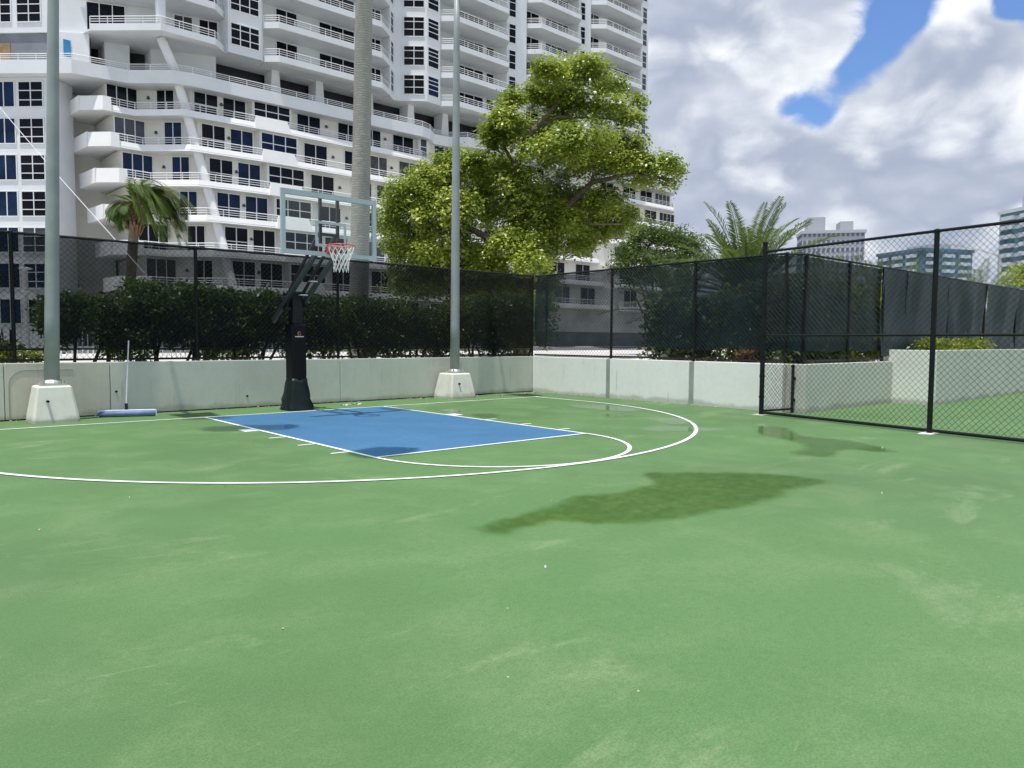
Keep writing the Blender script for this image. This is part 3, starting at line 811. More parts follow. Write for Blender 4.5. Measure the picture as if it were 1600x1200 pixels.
# ------------------------------------------------------------------ roller squeegee against the wall
rs = thing('roller_squeegee', (-2.83, 1.10, 0), 'blue and white roller squeegee with long thin handle propped against the wall', 'squeegee')
A = Vector((-3.28, 1.22, .054)); B = Vector((-2.42, .86, .054)); dd = (B - A).normalized()
MB().tube([A, B], .052, 14).build('roller', 'roller_blue', rs, smooth=True)
MB().bar(A + Vector((0, .01, .055)), B + Vector((0, .01, .055)), .07, .03).build('frame_bar', 'roller_white', rs, bevel=.008)
for q in (A, B): MB().bar(q + Vector((0, 0, -.05)), q + Vector((0, 0, .065)), .02, .09, (0, 1, 0)).build('end_cap', 'roller_white', rs)
C_ = (A + B) / 2 + Vector((0.0, .02, .06))
MB().tube([C_, C_ + Vector((0, .02, .12))], .026, 8).build('handle_socket', 'steel_black', rs)
MB().tube([C_ + Vector((0, .02, .10)), Vector((-2.70, 1.42, 1.36))], .0125, 8).build('handle', 'alu', rs)


# ------------------------------------------------------------------ the apartment tower behind
BLD = thing('apartment_tower', (22.0, 55.0, 0.7), 'huge white stepped apartment tower with rows of balconies behind the trees', 'building')
BB = wloc(BLD)
FH = 2.81


def bpart(mb, name, material, parent=BLD): return mb.build(name, material, parent)


def balcony_mesh(poly, zb, band, back, batter=0.0, rail=0.56, thick=0.16):
    """front band along poly (left of travel = into the building), slab back to the wall; returns (band MB, rail MB)"""
    mb = MB(); n = len(poly)
    inn = offs(poly, thick); top = offs(poly, batter); itop = offs(poly, batter + thick * .8)
    vs = [(x, y, zb) for x, y in poly] + [(x, y, zb + band) for x, y in top] + [(x, y, zb + band) for x, y in itop] + [(x, y, zb + .16) for x, y in inn]
    fs = []
    for i in range(n - 1):
        fs += [(i, i + 1, n + i + 1, n + i), (n + i, n + i + 1, 2 * n + i + 1, 2 * n + i), (2 * n + i, 2 * n + i + 1, 3 * n + i + 1, 3 * n + i)]
    fs += [(0, n, 2 * n, 3 * n), (n - 1, 4 * n - 1, 3 * n - 1, 2 * n - 1)]
    mb.add(vs, fs)
    p2 = offs(poly, 0.02)
    slab = [q for q in p2] + [q for q in back[::-1]]
    mb.prism(slab, zb + .004, zb + .155)
    rl = MB(); rp = offs(poly, batter + .07); zt = zb + band
    if rail > 0:
        for h in (rail, rail * .66, rail * .34):
            rl.tube([(x, y, zt + h) for x, y in rp], .034 if h == rail else .026, 4)
        for i in range(n - 1):
            L = math.hypot(rp[i + 1][0] - rp[i][0], rp[i + 1][1] - rp[i][1]); k = max(1, round(L / 1.45))
            for j in range(k + (1 if i == n - 2 else 0)):
                q = (rp[i][0] + (rp[i + 1][0] - rp[i][0]) * j / k, rp[i][1] + (rp[i + 1][1] - rp[i][1]) * j / k)
                rl.bar((q[0], q[1], zt - .05), (q[0], q[1], zt + rail), .05, .05)
    return mb, rl


def repeat(mb, rl, zs, name, material, z0):
    """one mesh, one object per storey"""
    first = bpart(mb, name, material); r1 = rl.build('railing', 'rail_white', first) if rl.v else None
    for z in zs:
        if abs(z - z0) < 1e-6: continue
        o = link(name, first.data, BLD, (0, 0, z - z0))
        if r1: link('railing', r1.data, o)


WINS = []       # (distance, x, y, angle, zbottom, w, h, cols, rowfracs, glass)


def win(A, B, s0, s1, z0, z1, cols, rows=(1.0,), glass='glass_dark'):
    """window on the wall A->B between distances s0..s1 from A"""
    A = Vector(A); B = Vector(B); d = (B - A).normalized(); a = math.atan2(d.y, d.x)
    c = A + d * ((s0 + s1) / 2)
    WINS.append(((c - Vector((CAM.x, CAM.y))).length, c.x, c.y, a, z0, s1 - s0, z1 - z0, cols, tuple(rows), glass))


# --- tower above the transition storey
TWALL = [(-6, 66.2), (5.6, 54.9), (7.2, 54.2), (11.4, 52.45), (13.5, 51.8), (17.2, 50.9), (17.4, 49.5), (20.2, 49.5), (20.5, 49.8), (20.7, 51.2), (33.1, 51.2), (33.3, 50.0), (34.3, 50.9), (34.9, 50.6),
         (36.9, 48.95), (38.7, 49.15), (38.9, 51.2), (47.4, 51.0), (48.1, 49.7), (49.5, 49.5), (50.9, 49.6), (51.0, 51.2), (59.0, 51.0), (59.4, 49.7), (60.5, 49.5), (61.4, 49.6),
         (61.5, 51.2), (70.4, 51.0), (70.9, 49.6), (72.4, 49.6)]
ZT0 = 25.15; NF = 9; ZTOP = ZT0 + NF * FH
tw = MB(); tw.prism(TWALL + [(72.4, 78), (-6, 78)], ZT0, ZTOP); bpart(tw, 'tower_wall', 'condo_white')
TB = [  # (front polyline, back line)
    ([(7.8, 52.5), (11.9, 48.7), (16.1, 48.75), (17.45, 50.2)], [(7.4, 54.0), (11.4, 52.4), (13.5, 51.8), (17.2, 50.85)]),
    ([(20.5, 49.7), (21.5, 48.75), (31.6, 48.6), (33.25, 49.9)], [(20.75, 51.1), (33.0, 51.1)]),
    ([(38.8, 49.3), (40.1, 48.1), (47.2, 48.35), (48.1, 49.6)], [(38.95, 51.1), (47.4, 50.95)]),
    ([(51.0, 49.9), (52.3, 48.6), (58.9, 48.75), (59.4, 49.6)], [(51.05, 51.1), (59.0, 50.95)]),
    ([(61.5, 49.7), (62.9, 48.45), (70.0, 48.55), (70.9, 49.5)], [(61.55, 51.1), (70.4, 50.95)])]
for i, (fp, bk) in enumerate(TB):
    mb, rl = balcony_mesh(fp, ZT0, 0.54, bk, 0.0, 0.56)
    nfl = NF if i > 1 else 5
    repeat(mb, rl, [ZT0 + k * FH for k in range(NF)], 'balcony', 'condo_white', ZT0)
for k in range(NF):
    zf = ZT0 + k * FH + .16; zt = zf + 2.56
    near = k < 3
    if k < 2:
        A, B = (-6, 66.2), (5.6, 54.9); L = math.hypot(11.6, 11.3)
        win(A, B, L - 4.9, L - 3.1, zf + .6, zt, 2, (.3, .35, .35)); win(A, B, L - 2.7, L - .7, zf + .6, zt, 2, (.3, .35, .35))
        win((7.2, 54.2), (11.4, 52.45), .75, 3.55, zf + .05, zt, 3)
        win((13.5, 51.8), (17.2, 50.9), .3, 1.75, zf + .05, zt, 2); win((13.5, 51.8), (17.2, 50.9), 2.2, 3.7, zf + .05, zt, 2)
    if k < 4:
        win((17.4, 49.5), (20.2, 49.5), .18, 2.66, zf + .50, zf + 2.32, 3, (.28, .40, .32))
        win((20.7, 51.2), (33.1, 51.2), 1.55, 3.6, zf + .05, zt, 2); win((20.7, 51.2), (33.1, 51.2), 5.7, 9.4, zf + .05, zt, 3); win((20.7, 51.2), (33.1, 51.2), 11.0, 12.3, zf + .05, zt, 2)
        win((33.3, 50.0), (34.3, 50.9), .15, 1.15, zf + .45, zf + 2.45, 1, (.25, .4, .35))
    if k < 6:
        win((34.9, 50.6), (36.9, 48.95), .3, 2.4, zf + .45, zf + 2.4, 2, (.25, .38, .37)); win((36.9, 48.95), (38.7, 49.15), .12, 1.6, zf + .45, zf + 2.4, 1, (.22, .2, .25, .33))
    if k < 7:
        win((38.9, 51.2), (47.4, 51.0), 3.1, 6.9, zf + .05, zt, 3); win((38.9, 51.2), (47.4, 51.0), 7.3, 8.4, zf + .05, zt, 1)
        win((48.1, 49.7), (49.5, 49.5), .2, 1.15, zf + .3, zf + 2.4, 1, (.25, .4, .35))
        win((51.0, 51.2), (59.0, 51.0), .7, 3.2, zf + .05, zt, 2); win((51.0, 51.2), (59.0, 51.0), 4.2, 7.9, zf + .05, zt, 4, (1.0,), 'glass_grey')
        win((59.4, 49.7), (60.5, 49.5), .2, .95, zf + .3, zf + 2.4, 1, (.25, .4, .35))
    win((61.5, 51.2), (70.4, 51.0), .9, 3.0, zf + .05, zt, 2); win((61.5, 51.2), (70.4, 51.0), 4.4, 8.8, zf + .05, zt, 4, (1.0,), 'glass_grey')
    win((70.9, 49.6), (72.4, 49.6), .25, 1.15, zf + .3, zf + 2.4, 1, (.25, .4, .35), 'glass_grey')

# --- transition storey: long parapet, dark recessed openings and leaning columns
TRF = [(-8, 66.0), (2.4, 56.3), (6.5, 52.5), (10.3, 52.0), (13.0, 49.6), (14.4, 49.25), (36.5, 49.0), (37.7, 49.4), (38.9, 50.5), (40.6, 50.4), (42.2, 49.05), (60, 49.05), (61.4, 50.2), (63.2, 50.2), (64.6, 49.05), (78, 49.1), (79.6, 50.4)]
mb, rl = balcony_mesh(TRF, 21.62, 1.03, [(-6, 70), (20, 58), (79.6, 58)], 0.0, 0.46)
par = bpart(mb, 'parapet', 'condo_white'); rl.build('railing', 'rail_white', par)
cw = MB(); cw.prism([(-6, 66.4), (5.7, 55.0), (7.0, 56.0), (8.2, 54.1), (8.22, 58), (-6, 72)], 21.78, ZT0 - .004); bpart(cw, 'unfinished_wall', 'condo_grey')
cw = MB(); cw.prism([(12.4, 53.2), (17.0, 51.3), (17.0, 57), (12.4, 57)], 21.78, ZT0 - .004); cw.prism([(9.2, 54.2), (10.9, 53.6), (10.9, 57), (9.2, 57)], 21.78, ZT0 - .004)
cw.prism([(5.75, 54.6), (7.9, 53.2), (8.1, 54.0), (7.0, 55.6)], 21.78, ZT0 - .006); bpart(cw, 'core_wall', 'condo_white')
MB().prism([(7.8, 56.9), (16.9, 52.9), (79, 52.75), (79, 53.1), (16.9, 53.2), (7.8, 57.3)], 21.78, ZT0 - .01).build('recess_glazing', 'void_dark', BLD)
for x in (22.4, 26.65, 31.9, 36.7, 41.0, 46.8, 52.5, 58.3, 64.0, 69.8, 75.5):
    c = MB(); c.add([(x - .62, 51.4, 21.78), (x + .50, 51.4, 21.78), (x + .50, 52.6, 21.78), (x - .62, 52.6, 21.78), (x - .62, 51.0, ZT0 - .004), (x + .05, 51.0, ZT0 - .004), (x + .05, 52.6, ZT0 - .004), (x - .62, 52.6, ZT0 - .004)],
                    [(0, 3, 2, 1), (4, 5, 6, 7), (0, 1, 5, 4), (1, 2, 6, 5), (2, 3, 7, 6), (3, 0, 4, 7)])
    bpart(c, 'column', 'condo_white')
d_ = Vector((.7163, -.6978))
A = Vector((5.7, 55.0)); q0 = A - d_ * 5.0; q1 = A - d_ * 3.4
MB().prism([tuple(q0 + Vector((-.69, -.72)) * .05), tuple(q1 + Vector((-.69, -.72)) * .05), tuple(q1), tuple(q0)], 21.9, 24.4).build('plywood_sheet', 'plywood', BLD)
MB().box(6.25, 6.75, 53.85, 53.9, 23.2, 24.5).build('tarp', 'tarp_blue', BLD)

# --- podium storeys stepping outwards towards the ground
PF = [(6.9, 57.2), (7.25, 53.35), (8.5, 52.05), (10.8, 52.15), (13.6, 49.4), (19.0, 49.0), (22.5, 48.95), (36.6, 49.1), (38.6, 50.1)]
PB = [(8.6, 57.4), (9.0, 53.4), (11.4, 53.4), (14.6, 50.6), (38.8, 50.6)]
PF2 = [(40.6, 50.4), (42.2, 49.05), (60, 49.05), (61.4, 50.2)]; PB2 = [(40.6, 51.0), (61.4, 51.0)]
PF3 = [(63.2, 50.2), (64.6, 49.05), (78, 49.1), (79.6, 50.4)]; PB3 = [(63.2, 51.0), (79.6, 51.0)]
NP = 7


def sh(poly, n): return [(x + .40 * n, y - .50 * n) for x, y in poly]


LA = Vector((-6, 65.5)); LBv = Vector((5.6, 54.4)); LL = (LBv - LA).length
MB().prism([(6.0, 57.8), (10.5, 57.8), (10.5, 63), (6.0, 63)], .7, 21.55).build('link_wall', 'condo_cream', BLD)
lw = MB(); lw.prism([(-6, 65.5), (5.6, 54.4), (7.2, 56.0), (7.2, 70), (-6, 70)], 0.7, 21.6); bpart(lw, 'left_wing_wall', 'condo_white')
for n in range(NP):
    zr = 20.3 - FH * n; zb = zr - .56 - .54; zc = zb + FH - .02
    # storey wall with the bay that stands forward
    wp = [(8.7, 57.6), (9.0, 53.4), (11.4, 53.4), (14.6, 50.6), (19.3, 50.5), (19.45, 49.75), (23.0, 49.75), (23.15, 50.5), (36.5, 50.5), (36.65, 50.0), (37.8, 50.0), (39.0, 51.1), (80.0, 51.1)]
    ws = sh(wp, n)
    MB().prism(ws + [(80 + .4 * n, 64), (8.7 + .4 * n, 64)], zb + .1, zc + .05).build('storey_wall', 'condo_cream', BLD)
    for fp, bk in ((PF, PB), (PF2, PB2), (PF3, PB3)):
        if fp is not PF and n == 6: continue
        mb, rl = balcony_mesh(sh(fp, n), zb, .54, sh(bk, n), 0.14, .56)
        bo = bpart(mb, 'terrace', 'condo_sunlit'); rl.build('railing', 'rail_white', bo)
        if fp is PF:       # solid parapet blocks in front of the bay and at the left end
            f_ = sh([(19.3, 48.90), (22.5, 48.86)], n); k_ = offs(f_, .34)
            s_ = MB(); zt_ = zb + 1.10; f2_ = offs(f_, .15)
            s_.add([(f_[0][0], f_[0][1], zb - .02), (f_[1][0] + .1, f_[1][1], zb - .02), (k_[1][0] + .1, k_[1][1], zb - .02), (k_[0][0], k_[0][1], zb - .02),
                    (f2_[0][0] + .2, f2_[0][1], zt_), (f2_[1][0] - .25, f2_[1][1], zt_), (k_[1][0] - .25, k_[1][1], zt_), (k_[0][0] + .2, k_[0][1], zt_)],
                   [(0, 3, 2, 1), (4, 5, 6, 7), (0, 1, 5, 4), (1, 2, 6, 5), (2, 3, 7, 6), (3, 0, 4, 7)])
            s_.build('solid_parapet', 'condo_sunlit', bo)
            f_ = sh([(7.12, 53.35), (8.46, 51.98), (9.1, 52.0)], n); k_ = offs(f_, .30); f2_ = offs(f_, .12); s_ = MB()
            s_.add([(x, y, zb - .03) for x, y in f_] + [(x, y, zt_) for x, y in f2_] + [(x, y, zt_) for x, y in k_] + [(x, y, zb - .03) for x, y in k_],
                   [(0, 1, 4, 3), (1, 2, 5, 4), (3, 4, 7, 6), (4, 5, 8, 7), (6, 7, 10, 9), (7, 8, 11, 10), (0, 3, 6, 9), (2, 11, 8, 5), (1, 0, 9, 10), (2, 1, 10, 11)])
            s_.build('solid_parapet', 'condo_sunlit', bo)
    zt = zb + 2.70; zf = zb + .2
    gb = 'glass_blue' if n in (1, 2, 3) else 'glass_dark'
    W0, W1 = ws[1], ws[2]; win(W0, W1, .02, 2.36, zf, zt, 3)
    W0, W1 = ws[2], ws[3]; win(W0, W1, 1.5, 3.0, zf, zt, 2, glass=gb)
    W0, W1 = ws[3], ws[4]; win(W0, W1, .25, 2.25, zf + .1, zt, 2, (.5, .5)); win(W0, W1, 2.6, 4.6, zf, zt, 2, glass=gb)
    W0, W1 = ws[5], ws[6]; win(W0, W1, .1, 3.4, zb + .95, zt - .02, 3, (.5, .5))
    W0, W1 = ws[7], ws[8]; win(W0, W1, .65, 3.0, zf, zt, 2); win(W0, W1, 4.7, 6.95, zf, zt, 2); win(W0, W1, 7.45, 9.4, zf, zt, 2); win(W0, W1, 10.7, 13.2, zf, zt, 2)
    W0, W1 = ws[9], ws[10]; win(W0, W1, .15, 1.0, zb + .7, zt - .02, 1, (.5, .5))
    W0, W1 = ws[11], ws[12]
    if n < 6:
        for s in (0.3, 4.6, 9.2, 13.6, 18.0, 26.0, 30.5, 34.0): win(W0, W1, s, s + 2.6, zf, zt, 2, glass='glass_dark')
        win(W0, W1, 37.2, 40.6, zf, zt, 4)
    MB().bar(tuple(sh([(6.82, 57.1)], n)[0]) + (zb + .55,), tuple(sh([(7.18, 53.45)], n)[0]) + (zb + .55,), .16, 1.14).build('solid_parapet', 'condo_sunlit', BLD)
    for xx, yy in ((12.0, 52.85), (17.1, 50.53), (26.7, 50.48), (33.0, 50.48)):
        s_ = MB(); qx = xx + .4 * n; qy = yy - .5 * n
        s_.add([(qx - .05, qy - .10, zb + 1.95), (qx + .05, qy - .10, zb + 1.95), (qx + .05, qy + .02, zb + 1.95), (qx - .05, qy + .02, zb + 1.95), (qx - .12, qy - .2, zb + 1.72), (qx + .12, qy - .2, zb + 1.72), (qx + .12, qy + .02, zb + 1.72), (qx - .12, qy + .02, zb + 1.72)],
               [(0, 1, 2, 3), (7, 6, 5, 4), (0, 4, 5, 1), (1, 5, 6, 2), (2, 6, 7, 3), (3, 7, 4, 0)])
        s_.build('wall_lamp', 'sconce_dark', BLD)
    # the flat wing at the left
    win(LA, LBv, LL - 4.9, LL - 3.1, zb + .10, zb + 2.12, 2, (1.0,), 'glass_blue'); win(LA, LBv, LL - 2.85, LL - .82, zb + .10, zb + 2.1, 2, (.36, .36, .28))
    win(LA, LBv, LL - 8.3, LL - 6.2, zb + .10, zb + 2.1, 2, (.36, .36, .28)); win(LA, LBv, LL - .35, LL - .10, zb + .10, zb + 2.1, 1, (.36, .36, .28))
MB().box(11.75, 12.35, 48.95, 49.5, ZT0 + .02, ZT0 + 3 * FH).build('pier', 'condo_white', BLD)
tb = MB(); tb.tube([(12.3, 50.1, 25.1), (13.3, 50.35, 23.1), (14.0, 50.12, 20.3), (14.55, 49.65, 17.5), (15.1, 49.15, 14.7), (15.65, 48.65, 11.9), (16.15, 48.15, 9.1), (16.6, 47.65, 6.3), (17.1, 47.15, 3.5), (17.5, 46.7, .7)], .36, 14)
bpart(tb, 'leaning_column', 'condo_sunlit')
for p_ in BLD.children:
    if p_.name.startswith('leaning_column'): p_.data.polygons.foreach_set('use_smooth', [True] * len(p_.data.polygons))
for (bx, by) in ((38.9, 47.6),):
    MB().tube([(bx, by, 13.0), (bx + .6, by - .9, 8), (bx + 1.4, by - 2.2, .7)], .40, 12).build('leaning_column', 'condo_sunlit', BLD, smooth=True)
MB().prism([(8, 50), (80, 48), (80, 64), (8, 64)], .7, 3.6).build('ground_floor_wall', 'condo_grey', BLD)

# --- windows: frames share meshes; panes single where they show largest
FR = {}; PN = {}


def frame_mesh(w, h, cols, rows):
    key = (round(w, 2), round(h, 2), cols, rows)
    if key in FR: return FR[key]
    b = MB(); fwid = .07; dep = .07
    b.box(-w / 2, w / 2, -dep, 0, 0, fwid); b.box(-w / 2, w / 2, -dep, 0, h - fwid, h)
    cells = []
    zs = [0]; acc = 0
    for r_ in rows[::-1]: acc += r_; zs.append(acc / sum(rows) * h)
    xs_ = [-w / 2 + w * i / cols for i in range(cols + 1)]
    for i, x in enumerate(xs_):
        b.box(x - (fwid / 2 if 0 < i < cols else (0 if i == 0 else fwid)), x + (fwid / 2 if 0 < i < cols else (fwid if i == 0 else 0)), -dep + .002, -.001, fwid, h - fwid)
    for z in zs[1:-1]: b.box(-w / 2 + fwid, w / 2 - fwid, -dep + .006, -.002, z - fwid * .45, z + fwid * .45)
    for i in range(cols):
        for j in range(len(zs) - 1): cells.append(((xs_[i] + xs_[i + 1]) / 2, (zs[j] + zs[j + 1]) / 2, xs_[i + 1] - xs_[i], zs[j + 1] - zs[j]))
    me = bpy.data.meshes.new('window'); me.from_pydata(b.v, [], b.f); me.materials.append(MATS['rail_white']); me.update()
    FR[key] = (me, cells); return FR[key]


def pane_mesh(cells, glass):
    key = (tuple((round(a, 2), round(b_, 2), round(c_, 2), round(d__, 2)) for a, b_, c_, d__ in cells), glass)
    if key in PN: return PN[key]
    b = MB()
    for (cx, cz, w, h) in cells: b.box(cx - w / 2 + .02, cx + w / 2 - .02, -.030, -.004, cz - h / 2 + .02, cz + h / 2 - .02)
    me = bpy.data.meshes.new('pane'); me.from_pydata(b.v, [], b.f); me.materials.append(MATS[glass]); me.update()
    PN[key] = me; return me


WINS.sort(key=lambda w: w[0])
budget = 300; wrg = random.Random(21)
for (dist, x, y, a, z0, w, h, cols, rows, glass) in WINS:
    if glass == 'glass_dark' and wrg.random() < .22: glass = wrg.choice(('glass_grey', 'glass_curtain', 'glass_blue'))
    me, cells = frame_mesh(w, h, cols, rows)
    o = link('window', me, BLD, (x - BB.x, y - BB.y, z0 - BB.z), a)
    if budget >= len(cells) and z0 > 8:
        budget -= len(cells)
        for c in cells:
            link('pane', pane_mesh([(0, 0, c[2], c[3])], glass), o, (c[0], 0, c[1]))
    else:
        link('pane', pane_mesh(cells, glass), o)


# ------------------------------------------------------------------ distant towers
def far_tower(px, depth, w, dp, ztop, label, wallm, glassm, storey, cols, rot, pent, bands=False):
    v = CAM + fw * depth + rt * ((px - 800) / 1158 * depth); x, y = v.x, v.y
    t_ = thing('high_rise', (x, y, 0), label, 'building', 'distant high-rises')
    ca, sa = math.cos(rot), math.sin(rot)

    def T(u, v_): return (x + u * ca - v_ * sa, y + u * sa + v_ * ca)
    MB().prism([T(-w / 2, -dp / 2), T(w / 2, -dp / 2), T(w / 2, dp / 2), T(-w / 2, dp / 2)], 0, ztop).build('wall', wallm, t_)
    nfl = int(ztop / storey)
    gl = MB(); bd = MB()
    for (ax, L, off) in ((0, w, -dp / 2), (1, dp, -w / 2)):
        for k in range(nfl):
            z0 = ztop - (k + 1) * storey + storey * .22; z1 = ztop - k * storey - storey * .22
            if z0 < 8: break
            if bands:
                e = L / 2 - .6
                for (q0, q1, m_, o_) in ((-e, e, gl, .15),):
                    if ax == 0: P = [T(q0, off - o_), T(q1, off - o_), T(q1, off + .05), T(q0, off + .05)]
                    else: P = [T(off - o_, q0), T(off - o_, q1), T(off + .05, q1), T(off + .05, q0)]
                    m_.prism(P, z0, z1)
                for j in range(max(1, cols // 3)):
                    c0 = -e + (2 * e) * (j + .2) / max(1, cols // 3); c1 = c0 + 2 * e / max(1, cols // 3) * .62
                    if ax == 0: P = [T(c0, off - 1.4), T(c1, off - 1.4), T(c1, off), T(c0, off)]
                    else: P = [T(off - 1.4, c0), T(off - 1.4, c1), T(off, c1), T(off, c0)]
                    bd.prism(P, z0 - storey * .40, z0 + storey * .02)
            else:
                nc = cols if ax == 0 else max(2, int(cols * dp / w))
                for j in range(nc):
                    q0 = -L / 2 + L * (j + .24) / nc; q1 = -L / 2 + L * (j + .80) / nc
                    if ax == 0: P = [T(q0, off - .15), T(q1, off - .15), T(q1, off + .05), T(q0, off + .05)]
                    else: P = [T(off - .15, q0), T(off - .15, q1), T(off + .05, q1), T(off + .05, q0)]
                    gl.prism(P, z0, z1)
    tag(gl.build('windows', glassm, t_), kind='stuff')
    if bd.v: tag(bd.build('balconies', 'far_white_hazed', t_), kind='stuff')
    for (u0, u1, hh) in pent:
        MB().prism([T(w * u0, -dp * .35), T(w * u1, -dp * .35), T(w * u1, dp * .3), T(w * u0, dp * .3)], ztop - .02, ztop + hh).build('roof_house', 'far_concrete_hazed', t_)
    MB().prism([T(-w / 2 - .5, -dp / 2 - .5), T(w / 2 + .5, -dp / 2 - .5), T(w / 2 + .5, dp / 2 + .5), T(-w / 2 - .5, dp / 2 + .5)], ztop - 1.2, ztop - .01).build('roof_edge', wallm, t_)
    return t_


far_tower(1290, 300, 23, 12, 45.2, 'distant grey high-rise with square windows beyond the date palm', 'far_concrete_hazed', 'far_window', 3.1, 13, -0.93, [(-.40, -.12, 5.5), (.12, .33, 3.6)])
far_tower(1436, 320, 26, 24, 40.0, 'distant teal glass high-rise with white balcony bands beyond the open fence', 'glass_teal', 'glass_teal', 3.1, 9, -0.45, [(-.1, .2, 2.5)], True)
far_tower(1618, 260, 19, 17, 48.0, 'tall white and teal striped high-rise at the right edge', 'far_white_hazed', 'glass_teal', 3.2, 6, -0.55, [(-.2, .3, 5.0)], True)


# ------------------------------------------------------------------ vegetation helpers
def leaves(centers, normals, size, asp=0.55, jit=0.6, rng=RNG):
    """diamond leaves, one quad each"""
    n = len(centers)
    nr = normals + rng.normal(0, jit, (n, 3)); nr /= np.linalg.norm(nr, axis=1)[:, None] + 1e-9
    rv = rng.normal(0, 1, (n, 3)); u = np.cross(nr, rv); u /= np.linalg.norm(u, axis=1)[:, None] + 1e-9
    w = np.cross(nr, u)
    L = (size * rng.uniform(.5, 1.45, n))[:, None]
    bend = nr * (L * 0.12)
    v = np.stack([centers - u * L * .5, centers + w * L * asp * .5 + bend, centers + u * L * .5, centers - w * L * asp * .5 + bend], 1)
    return v.reshape(-1, 3)


def quads(n): return np.arange(n * 4).reshape(n, 4)


def blob_leaves(c, r, n, rng=RNG, shell=0.55, flat=0.35):
    """points filling an ellipsoid, denser at its surface and top, broken into sprays"""
    d = rng.normal(0, 1, (n, 3)); d /= np.linalg.norm(d, axis=1)[:, None]
    d[:, 2] = np.where(d[:, 2] < -flat, -d[:, 2] * .6, d[:, 2])
    d /= np.linalg.norm(d, axis=1)[:, None]
    rad = shell + (1 - shell) * rng.random(n) ** .6
    k = 1 + .22 * np.sin(d[:, 0] * 7 + c[0] * 3) * np.cos(d[:, 1] * 6 + c[1] * 2) + .16 * np.sin(d[:, 2] * 11 + c[2] * 5 + d[:, 0] * 9)
    p = np.array(c) + d * np.array(r) * (rad * k)[:, None]
    nr = d * .55 + np.array([-.1, 0, .95])
    return p, nr


def sprays(P, N, n_sub, spread, rng=RNG):
    """turn seed points into little leaf sprays"""
    k = len(P); Q = np.repeat(P, n_sub, 0) + rng.normal(0, spread, (k * n_sub, 3)); return Q, np.repeat(N, n_sub, 0)


def at(px, py, depth):
    v = CAM + (fw + rt * ((px - 800) / 1158) - up * ((py - 600) / 1158)) * depth
    return v


# ------------------------------------------------------------------ the big spreading tree
TD = 30.0
base = at(815, 540, TD); base.z = 0.7
tree = thing('spreading_tree', base, 'big spreading broadleaf tree with bright green layered pads of leaves', 'tree')
pads = [(905, 118, 48, 34, 0), (858, 120, 34, 28, -1), (950, 140, 34, 24, 1), (838, 150, 30, 20, 0), (800, 158, 22, 18, -.5), (880, 160, 55, 26, 0), (945, 178, 48, 22, .5), (985, 190, 26, 14, 0), (1000, 160, 14, 10, 0), (870, 190, 40, 18, 1),
        (790, 200, 40, 34, -.8), (775, 225, 30, 28, 0), (830, 215, 40, 26, 1), (905, 222, 60, 24, -1), (965, 232, 48, 24, 0), (870, 245, 62, 32, -1), (930, 262, 60, 30, .4), (985, 262, 40, 26, 0),
        (1030, 262, 34, 22, 0), (1052, 268, 20, 18, .3), (1005, 285, 34, 14, .5), (1045, 290, 18, 10, .2),
        (725, 262, 52, 30, -.5), (680, 285, 52, 34, -.2), (780, 275, 50, 40, 1), (640, 310, 46, 36, -.5), (612, 340, 26, 34, 0), (690, 330, 60, 44, -.9), (750, 320, 50, 48, 1), (810, 300, 52, 44, 0),
        (860, 310, 50, 40, 1), (905, 315, 42, 36, 1.4), (945, 320, 40, 28, .5), (975, 345, 34, 28, 1), (930, 360, 44, 32, 1.2), (880, 350, 48, 34, 0), (820, 350, 52, 40, .2), (632, 380, 44, 36, 0),
        (690, 385, 54, 36, -.6), (660, 415, 66, 26, 0), (740, 400, 40, 28, .2), (800, 392, 54, 32, -.5), (850, 390, 40, 26, .5), (828, 415, 34, 18, -1), (760, 425, 46, 18, 0), (905, 385, 34, 20, 1), (700, 432, 60, 16, .3), (800, 445, 44, 22, .2), (850, 442, 30, 24, .6), (650, 448, 60, 20, 0), (735, 455, 50, 22, .4), (835, 470, 36, 20, .5)]
allP = []; allN = []
SC_ = TD / 1158
lim = MB(); rg = random.Random(5)
crotch = at(818, 400, TD)
for i, (px, py, rx, ry, dz) in enumerate(pads):
    c = at(px, py, TD + dz * 1.6 + rg.uniform(-.5, .5)); r_ = (rx * SC_ * .84, rx * SC_ * .92, ry * SC_ * .82)
    n = int(58 * (rx * ry) / 1500 * 5.0)
    P, N = blob_leaves(c, r_, n, shell=.42, flat=(.35 if py < 300 else .9))
    Q, NN_ = sprays(P[::2], N[::2], 22, .15)
    allP.append(Q); allN.append(NN_)
P = np.concatenate(allP); N = np.concatenate(allN)
np_mesh('crown', leaves(P, N, 0.15, .58, .42), quads(len(P)), 'leaf_tree', tree)
tr = MB()
tr.tube([base, base + Vector((.1, .1, 1.2)), at(818, 450, TD), crotch], [.38, .30, .27, .24], 10)
limb = lambda pts, r0_, r1_: tr.tube(pts, [r0_ + (r1_ - r0_) * k / (len(pts) - 1) for k in range(len(pts))], 8)
limb([crotch, at(800, 330, TD), at(806, 262, TD - .3), at(822, 215, TD), at(850, 185, TD), at(880, 150, TD)], .22, .06)
limb([at(822, 215, TD), at(870, 182, TD + .2), at(940, 185, TD + .3), at(985, 190, TD)], .08, .03)
limb([crotch, at(870, 340, TD + .5), at(925, 285, TD + .4), at(985, 272, TD), at(1050, 280, TD)], .18, .04)
limb([crotch, at(760, 370, TD - .3), at(690, 335, TD - .4), at(640, 330, TD)], .18, .05)
limb([at(690, 335, TD - .4), at(700, 290, TD), at(720, 265, TD)], .08, .03); limb([at(806, 262, TD - .3), at(785, 225, TD), at(780, 200, TD)], .09, .03)
